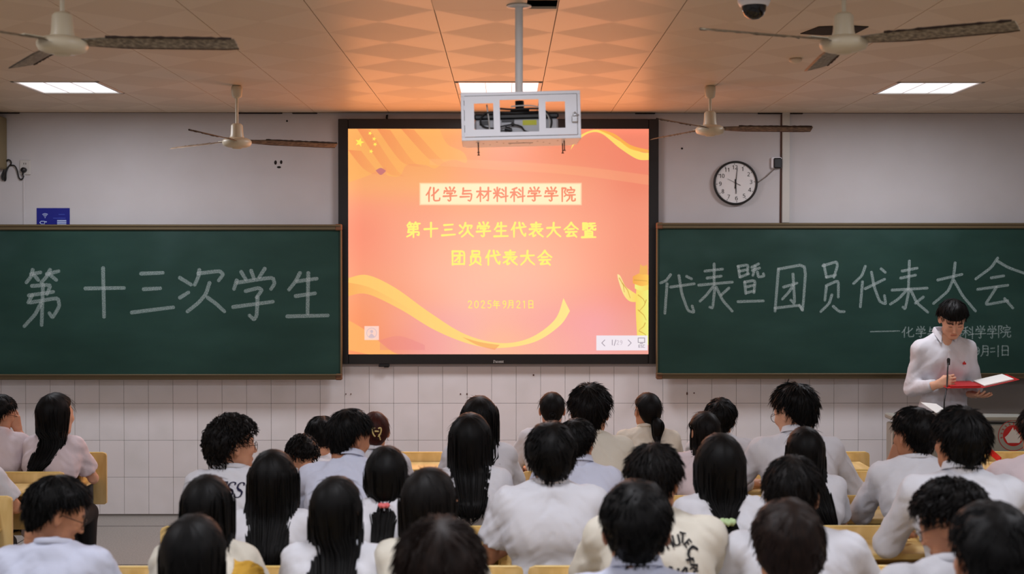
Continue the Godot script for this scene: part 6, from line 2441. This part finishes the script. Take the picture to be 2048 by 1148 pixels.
func place_person(i: int, tro: Mesh, shoes: Mesh) -> void:
	var p: Dictionary = specs[i]
	var o: Dictionary = thread_out[i]
	var j: Dictionary = o.j
	var speaker: bool = p.get("speaker", false)
	var t: Node3D
	var sc := 1.0
	if speaker:
		t = thing("person", p.label, "person", Vector3(px(1888, 700, 9.25).x, 0, -9.25), PI + 0.05)
	else:
		var T := px(p.x, p.top, p.d)
		var crown: Vector3 = j.head + j.hb * Vector3(0, 0.125 + 0.55 * p.get("puff", 0.016), 0.015) * j.hs
		sc = clampf(T.y / crown.y, 0.86, 1.13)
		var c: Vector3 = j.head + j.hb * Vector3(0, 0.02, 0.01)
		t = thing("person", p.label, "person", Vector3(T.x - c.x * sc, 0, -p.d - j.head.z * sc))
		t.scale = Vector3.ONE * sc
		if absf(sc - T.y / crown.y) > 0.001:
			print("person ", i, " wants ", T.y / crown.y)
	var b := part("body", o.body.mesh(), mats[p.get("skin", "skin")], t)
	var shirt := part("shirt", o.shirt.mesh(), mats[p.cloth], t, Vector3.ZERO)
	part("collar", o.collar.mesh(), mats[p.cloth], shirt)
	var tone: String = p.get("tone", "hair_black")
	var hair := part("hair", o.hair.mesh(), mats[tone], t)
	if o.has("tail"):
		part("ponytail" if p.hair == "pony" else "hair_knot", o.tail.mesh(), mats[tone], hair)
	if not speaker:
		part("trousers", tro, mats.trousers, t)
		part("shoes", shoes, mats.shoe, t)
	else:
		var f := Field.new(Vector3(-0.28, 0.0, -0.16), Vector3(0.28, 1.10, 0.18), 0.016)
		f.cap(Vector3(-0.07, 0.97, 0), Vector3(0.07, 0.97, 0), 0.103, 0.103, 0.04)
		for s in [-1.0, 1.0]:
			f.cap(Vector3(s * 0.09, 0.93, 0), Vector3(s * 0.10, 0.52, -0.01), 0.088, 0.064, 0.03)
			f.cap(Vector3(s * 0.10, 0.52, -0.01), Vector3(s * 0.11, 0.09, 0.02), 0.064, 0.052, 0.03)
		f.cut(Vector3(0, 1.02, 0), Vector3(0, 1, 0), 0.3)
		part("trousers", f.nets(1).mesh(), mats.trousers, t)
		f = Field.new(Vector3(-0.2, -0.02, -0.24), Vector3(0.2, 0.16, 0.12), 0.011)
		for s in [-1.0, 1.0]:
			f.cap(Vector3(s * 0.11, 0.045, 0.04), Vector3(s * 0.12, 0.035, -0.14), 0.042, 0.036, 0.02)
			f.cap(Vector3(s * 0.11, 0.05, 0.02), Vector3(s * 0.11, 0.10, 0.02), 0.042, 0.044, 0.02)
		f.cut(Vector3(0, 0.004, -0.05), Vector3(0, -1, 0), 0.35)
		part("shoes", f.nets(1).mesh(), mats.shoe, t)
		speaker_extras(t, j, shirt, o)
	if p.has("tie"):
		var s := Sh.new()
		if p.hair == "pony":
			s.ring(Vector3.ZERO, Vector3(0, 0.8, -0.6).normalized(), 0.017, 0.0085, 22, 8)
			part("hair_tie", s.mesh(), mats[p.tie], hair, o.tie_at, "pink hair tie")
		else:
			var y: float = j.head.y + 0.122 * j.hs - p.pinch
			var rows := []
			for k in 41:
				var a := TAU * k / 40.0
				var wob := 1.0 + 0.14 * sin(a * 9.0) + 0.07 * sin(a * 17.0)
				for q in 7:
					var c := TAU * q / 7.0
					var r := 0.020 + cos(c) * 0.0125 * wob
					rows.append(Vector3(cos(a) * r * 1.15, sin(c) * 0.0125 * wob + 0.003 * sin(a * 7.0), sin(a) * r * 0.95))
			s.grid(rows, 7, true)
			var sc2 := part("scrunchie", s.mesh(), mats[p.tie], hair, Vector3(j.head.x * 0.5 + j.neck.x * 0.5, y, back_z(j, y) + 0.026), "pale green scrunchie" if p.tie == "tie_green" else "pink hair tie")
			sc2.scale = Vector3.ONE * p.get("tie_s", 1.0)
	if p.hair == "clip":
		var s := Sh.new()
		var k := j.hb as Basis
		var c: Vector3 = o.tie_at + k * Vector3(-0.004, 0.012, 0.030)
		for sd in [-1.0, 1.0]:
			var pts := []
			for q in 9:
				var a := -0.6 + q * 0.40
				pts.append(c + Vector3(sd * (0.010 + 0.017 * sin(a + 0.6)), 0.028 * cos(a), 0.002))
			s.tube(pts, 0.0045, 6)
		s.tube([c + Vector3(-0.012, 0.008, 0), c + Vector3(0.012, 0.006, 0)], 0.005, 6)
		s.tube([c + Vector3(0.012, -0.010, 0), c + Vector3(0.022, -0.045, 0)], 0.003, 6)
		part("claw_clip", s.mesh(), mats.clip_cream, hair, Vector3.ZERO, "cream claw clip")
	if p.get("glasses", false):
		var g := Sh.new()
		var hx := Transform3D((j.hb as Basis).scaled(Vector3.ONE * j.hs), j.head)
		for sd in [-1.0, 1.0]:
			var pts := []
			for q in 17:
				var a := TAU * q / 16.0
				pts.append(hx * Vector3(sd * 0.034 + cos(a) * 0.025, -0.003 + sin(a) * 0.020, -0.105 + absf(sd * 0.034 + cos(a) * 0.025) * 0.16))
			g.tube(pts, 0.0017, 5, false)
			g.tube([hx * Vector3(sd * 0.059, 0.004, -0.096), hx * Vector3(sd * 0.076, 0.006, -0.05), hx * Vector3(sd * 0.083, 0.008, 0.0), hx * Vector3(sd * 0.083, -0.008, 0.018)], 0.0017, 5)
		g.tube([hx * Vector3(-0.010, 0.002, -0.105), hx * Vector3(0, 0.006, -0.109), hx * Vector3(0.010, 0.002, -0.105)], 0.0015, 5)
		part("glasses", g.mesh(), mats.glass_frame, t, Vector3.ZERO, "thin dark spectacles")
	if p.has("print"):
		back_print(p, o, t, shirt, sc)


func speaker_extras(t: Node3D, j: Dictionary, shirt: Node3D, o: Dictionary) -> void:
	# button placket, chest badge and the red folder on the left hand
	var front := {}
	for k in o.shirt.v.size():
		var v: Vector3 = o.shirt.v[k]
		if o.shirt.n[k].z < -0.3:
			var key := Vector2i(int(floor(v.x / 0.014)), int(floor(v.y / 0.014)))
			front[key] = minf(front.get(key, 9.0), v.z)
	var zat := func(x: float, y: float) -> float:
		return front.get(Vector2i(int(floor(x / 0.014)), int(floor(y / 0.014))), -0.115)
	for k in 6:
		var y := 1.43 - 0.085 * k
		var s := Sh.new()
		s.lathe([Vector2(0.001, 0.0025), Vector2(0.005, 0.002), Vector2(0.0055, -0.001)], 10, Vector3(0.004, y, zat.call(0.004, y) - 0.001), Basis(Vector3.RIGHT, -PI / 2))
		part("button", s.mesh(), mats.button, shirt)
	var rows := []
	for k in 26:
		var y := 1.475 - 0.018 * k
		for x in [-0.016, -0.014, 0.014, 0.016]:
			rows.append(Vector3(x, y, zat.call(0.0, y) - (0.0025 if absf(x) < 0.015 else -0.004)))
	var s := Sh.new()
	s.grid(rows, 4, false, Vector3(0, 1.25, 0.3))
	part("placket", s.mesh(), mats.cloth_white, shirt)
	s = Sh.new()
	var bz: float = zat.call(-0.105, 1.345)
	s.prism(PackedVector2Array([Vector2(-0.012, -0.010), Vector2(0.012, -0.010), Vector2(0.012, 0.002), Vector2(0.004, 0.006), Vector2(0.0, 0.016), Vector2(-0.006, 0.006), Vector2(-0.012, 0.004)]), Transform3D(Basis(Vector3(-1, 0, 0), Vector3(0, 1, 0), Vector3(0, 0, -1)), Vector3(-0.105, 1.345, bz - 0.001)), 0.004)
	part("badge", s.mesh(), mats.seal_red, shirt, Vector3.ZERO, "small red chest badge")
	# the folder
	var g := thing("folder", "open red document folder with white pages held on the speaker's left hand", "folder", px(1955, 770, 9.02) + Vector3(0, 0.0, 0))
	g.rotation = Vector3(0.035, -0.10, 0.04)
	for side in [-1.0, 1.0]:
		var ang := 0.02 if side < 0 else 0.20
		var b := Basis(Vector3(0, 0, 1), side * ang)
		var c := Sh.new()
		c.box(b * Vector3(side * 0.125, 0.0, 0), Vector3(0.25, 0.004, 0.31), 0.001, b)
		part("cover", c.mesh(), mats.folder_red, g)
		c = Sh.new()
		c.box(b * Vector3(side * 0.115, 0.008, -0.004), Vector3(0.205, 0.009, 0.285), 0.001, b)
		part("pages", c.mesh(), mats.paper if side > 0 else mats.folder_red, g)


func back_print(p: Dictionary, o: Dictionary, t: Node3D, shirt: Node3D, sc: float) -> void:
	var backs: Dictionary = o.backs
	var zat := func(x: float, y: float) -> float:
		# smooth height of the back
		var sum := 0.0
		var n := 0.0
		for dx in [-1, 0, 1]:
			for dy in [-1, 0, 1]:
				var k := Vector2i(int(floor(x / 0.014)) + dx, int(floor(y / 0.014)) + dy)
				if backs.has(k):
					var w := 1.0 / (0.3 + Vector2(x - (k.x + 0.5) * 0.014, y - (k.y + 0.5) * 0.014).length() / 0.014)
					sum += backs[k] * w
					n += w
		return sum / n if n > 0.0 else -99.0
	var local := func(x: float, y: float) -> Vector2:
		var w := px(x, y, p.d - 0.12)
		return Vector2((w.x - t.position.x) / sc, (w.y - t.position.y) / sc)
	var unit: float = (p.d - 0.12) / F / sc
	if p.print == "yellow":
		var s := Sh.new()
		var rows := []
		for a in 13:
			for b in 13:
				var u := a / 12.0
				var v := b / 12.0
				var q: Vector2 = local.call(lerpf(466, 466 + 44 + 16 * u, v) + 3.0 * sin(u * 5.0), 1118 + 44 * u + 14.0 * v * (1.0 - u) + 3 * sin(v * 7.0))
				var z: float = zat.call(q.x, q.y)
				rows.append(Vector3(q.x, q.y, (z if z > -9 else 0.1) + 0.003))
		s.grid(rows, 13, false, Vector3(0, 0.9, -0.5))
		part("back_print", s.mesh(), mats.print_yellow, shirt, Vector3.ZERO, "yellow patch printed on the back")
		return
	var letters := []
	var serif: bool = p.print == "ess"
	if serif:
		letters = [["E", 446, 977, 27, 0.0, false], ["S", 463, 978, 27, 0.0, false], ["S", 481, 979, 27, 0.0, false]]
	else:
		letters = [["S", 1318, 1086, 20, 25, false], ["H", 1334, 1080, 20, 20.0, false], ["U", 1349, 1076, 20, 8.0, false], ["T", 1362, 1071, 19, -12.0, false], ["E", 1371, 1080, 17, -52.0, false], ["C", 1378, 1096, 26, -32.0, false], ["F", 1373, 1110, 17, -78.0, false], ["R", 1380, 1121, 17, -98.0, false], ["N", 1338, 1134, 26, -14.0, true], ["A", 1360, 1134, 27, -22.0, true], ["E", 1383, 1138, 20, 0.0, true], ["O", 1352, 1160, 26, 0.0, true]]
	for l in letters:
		var tm := TextMesh.new()
		tm.text = l[0]
		var sf := SystemFont.new()
		sf.font_names = PackedStringArray(["Droid Serif" if serif else "Droid Sans"])
		sf.font_italic = serif
		sf.font_weight = 700 if l[5] or not serif else 400
		tm.font = sf
		tm.font_size = 32
		tm.pixel_size = unit * l[3] / 23.5
		tm.depth = 0.0
		tm.curve_step = 2.0
		var arr := tm.surface_get_arrays(0)
		var v: PackedVector3Array = arr[Mesh.ARRAY_VERTEX]
		var ix: PackedInt32Array = arr[Mesh.ARRAY_INDEX] if arr[Mesh.ARRAY_INDEX] != null else PackedInt32Array(range(v.size()))
		var c: Vector2 = local.call(l[1], l[2])
		var s := Sh.new()
		var ok := true
		for q in v:
			var r := Vector2(q.x + (q.y * 0.22 if serif else 0.0), q.y).rotated(deg_to_rad(l[4])) + c
			var z: float = zat.call(r.x, r.y)
			if z < -9.0:
				ok = false
			s.v.append(Vector3(r.x, r.y, z + 0.0035))
			s.n.append(Vector3(0, 0.1, 1).normalized())
		s.ix = ix
		if ok:
			part("back_letter", s.mesh(), mats.print_navy if serif else mats.print_dark, shirt)
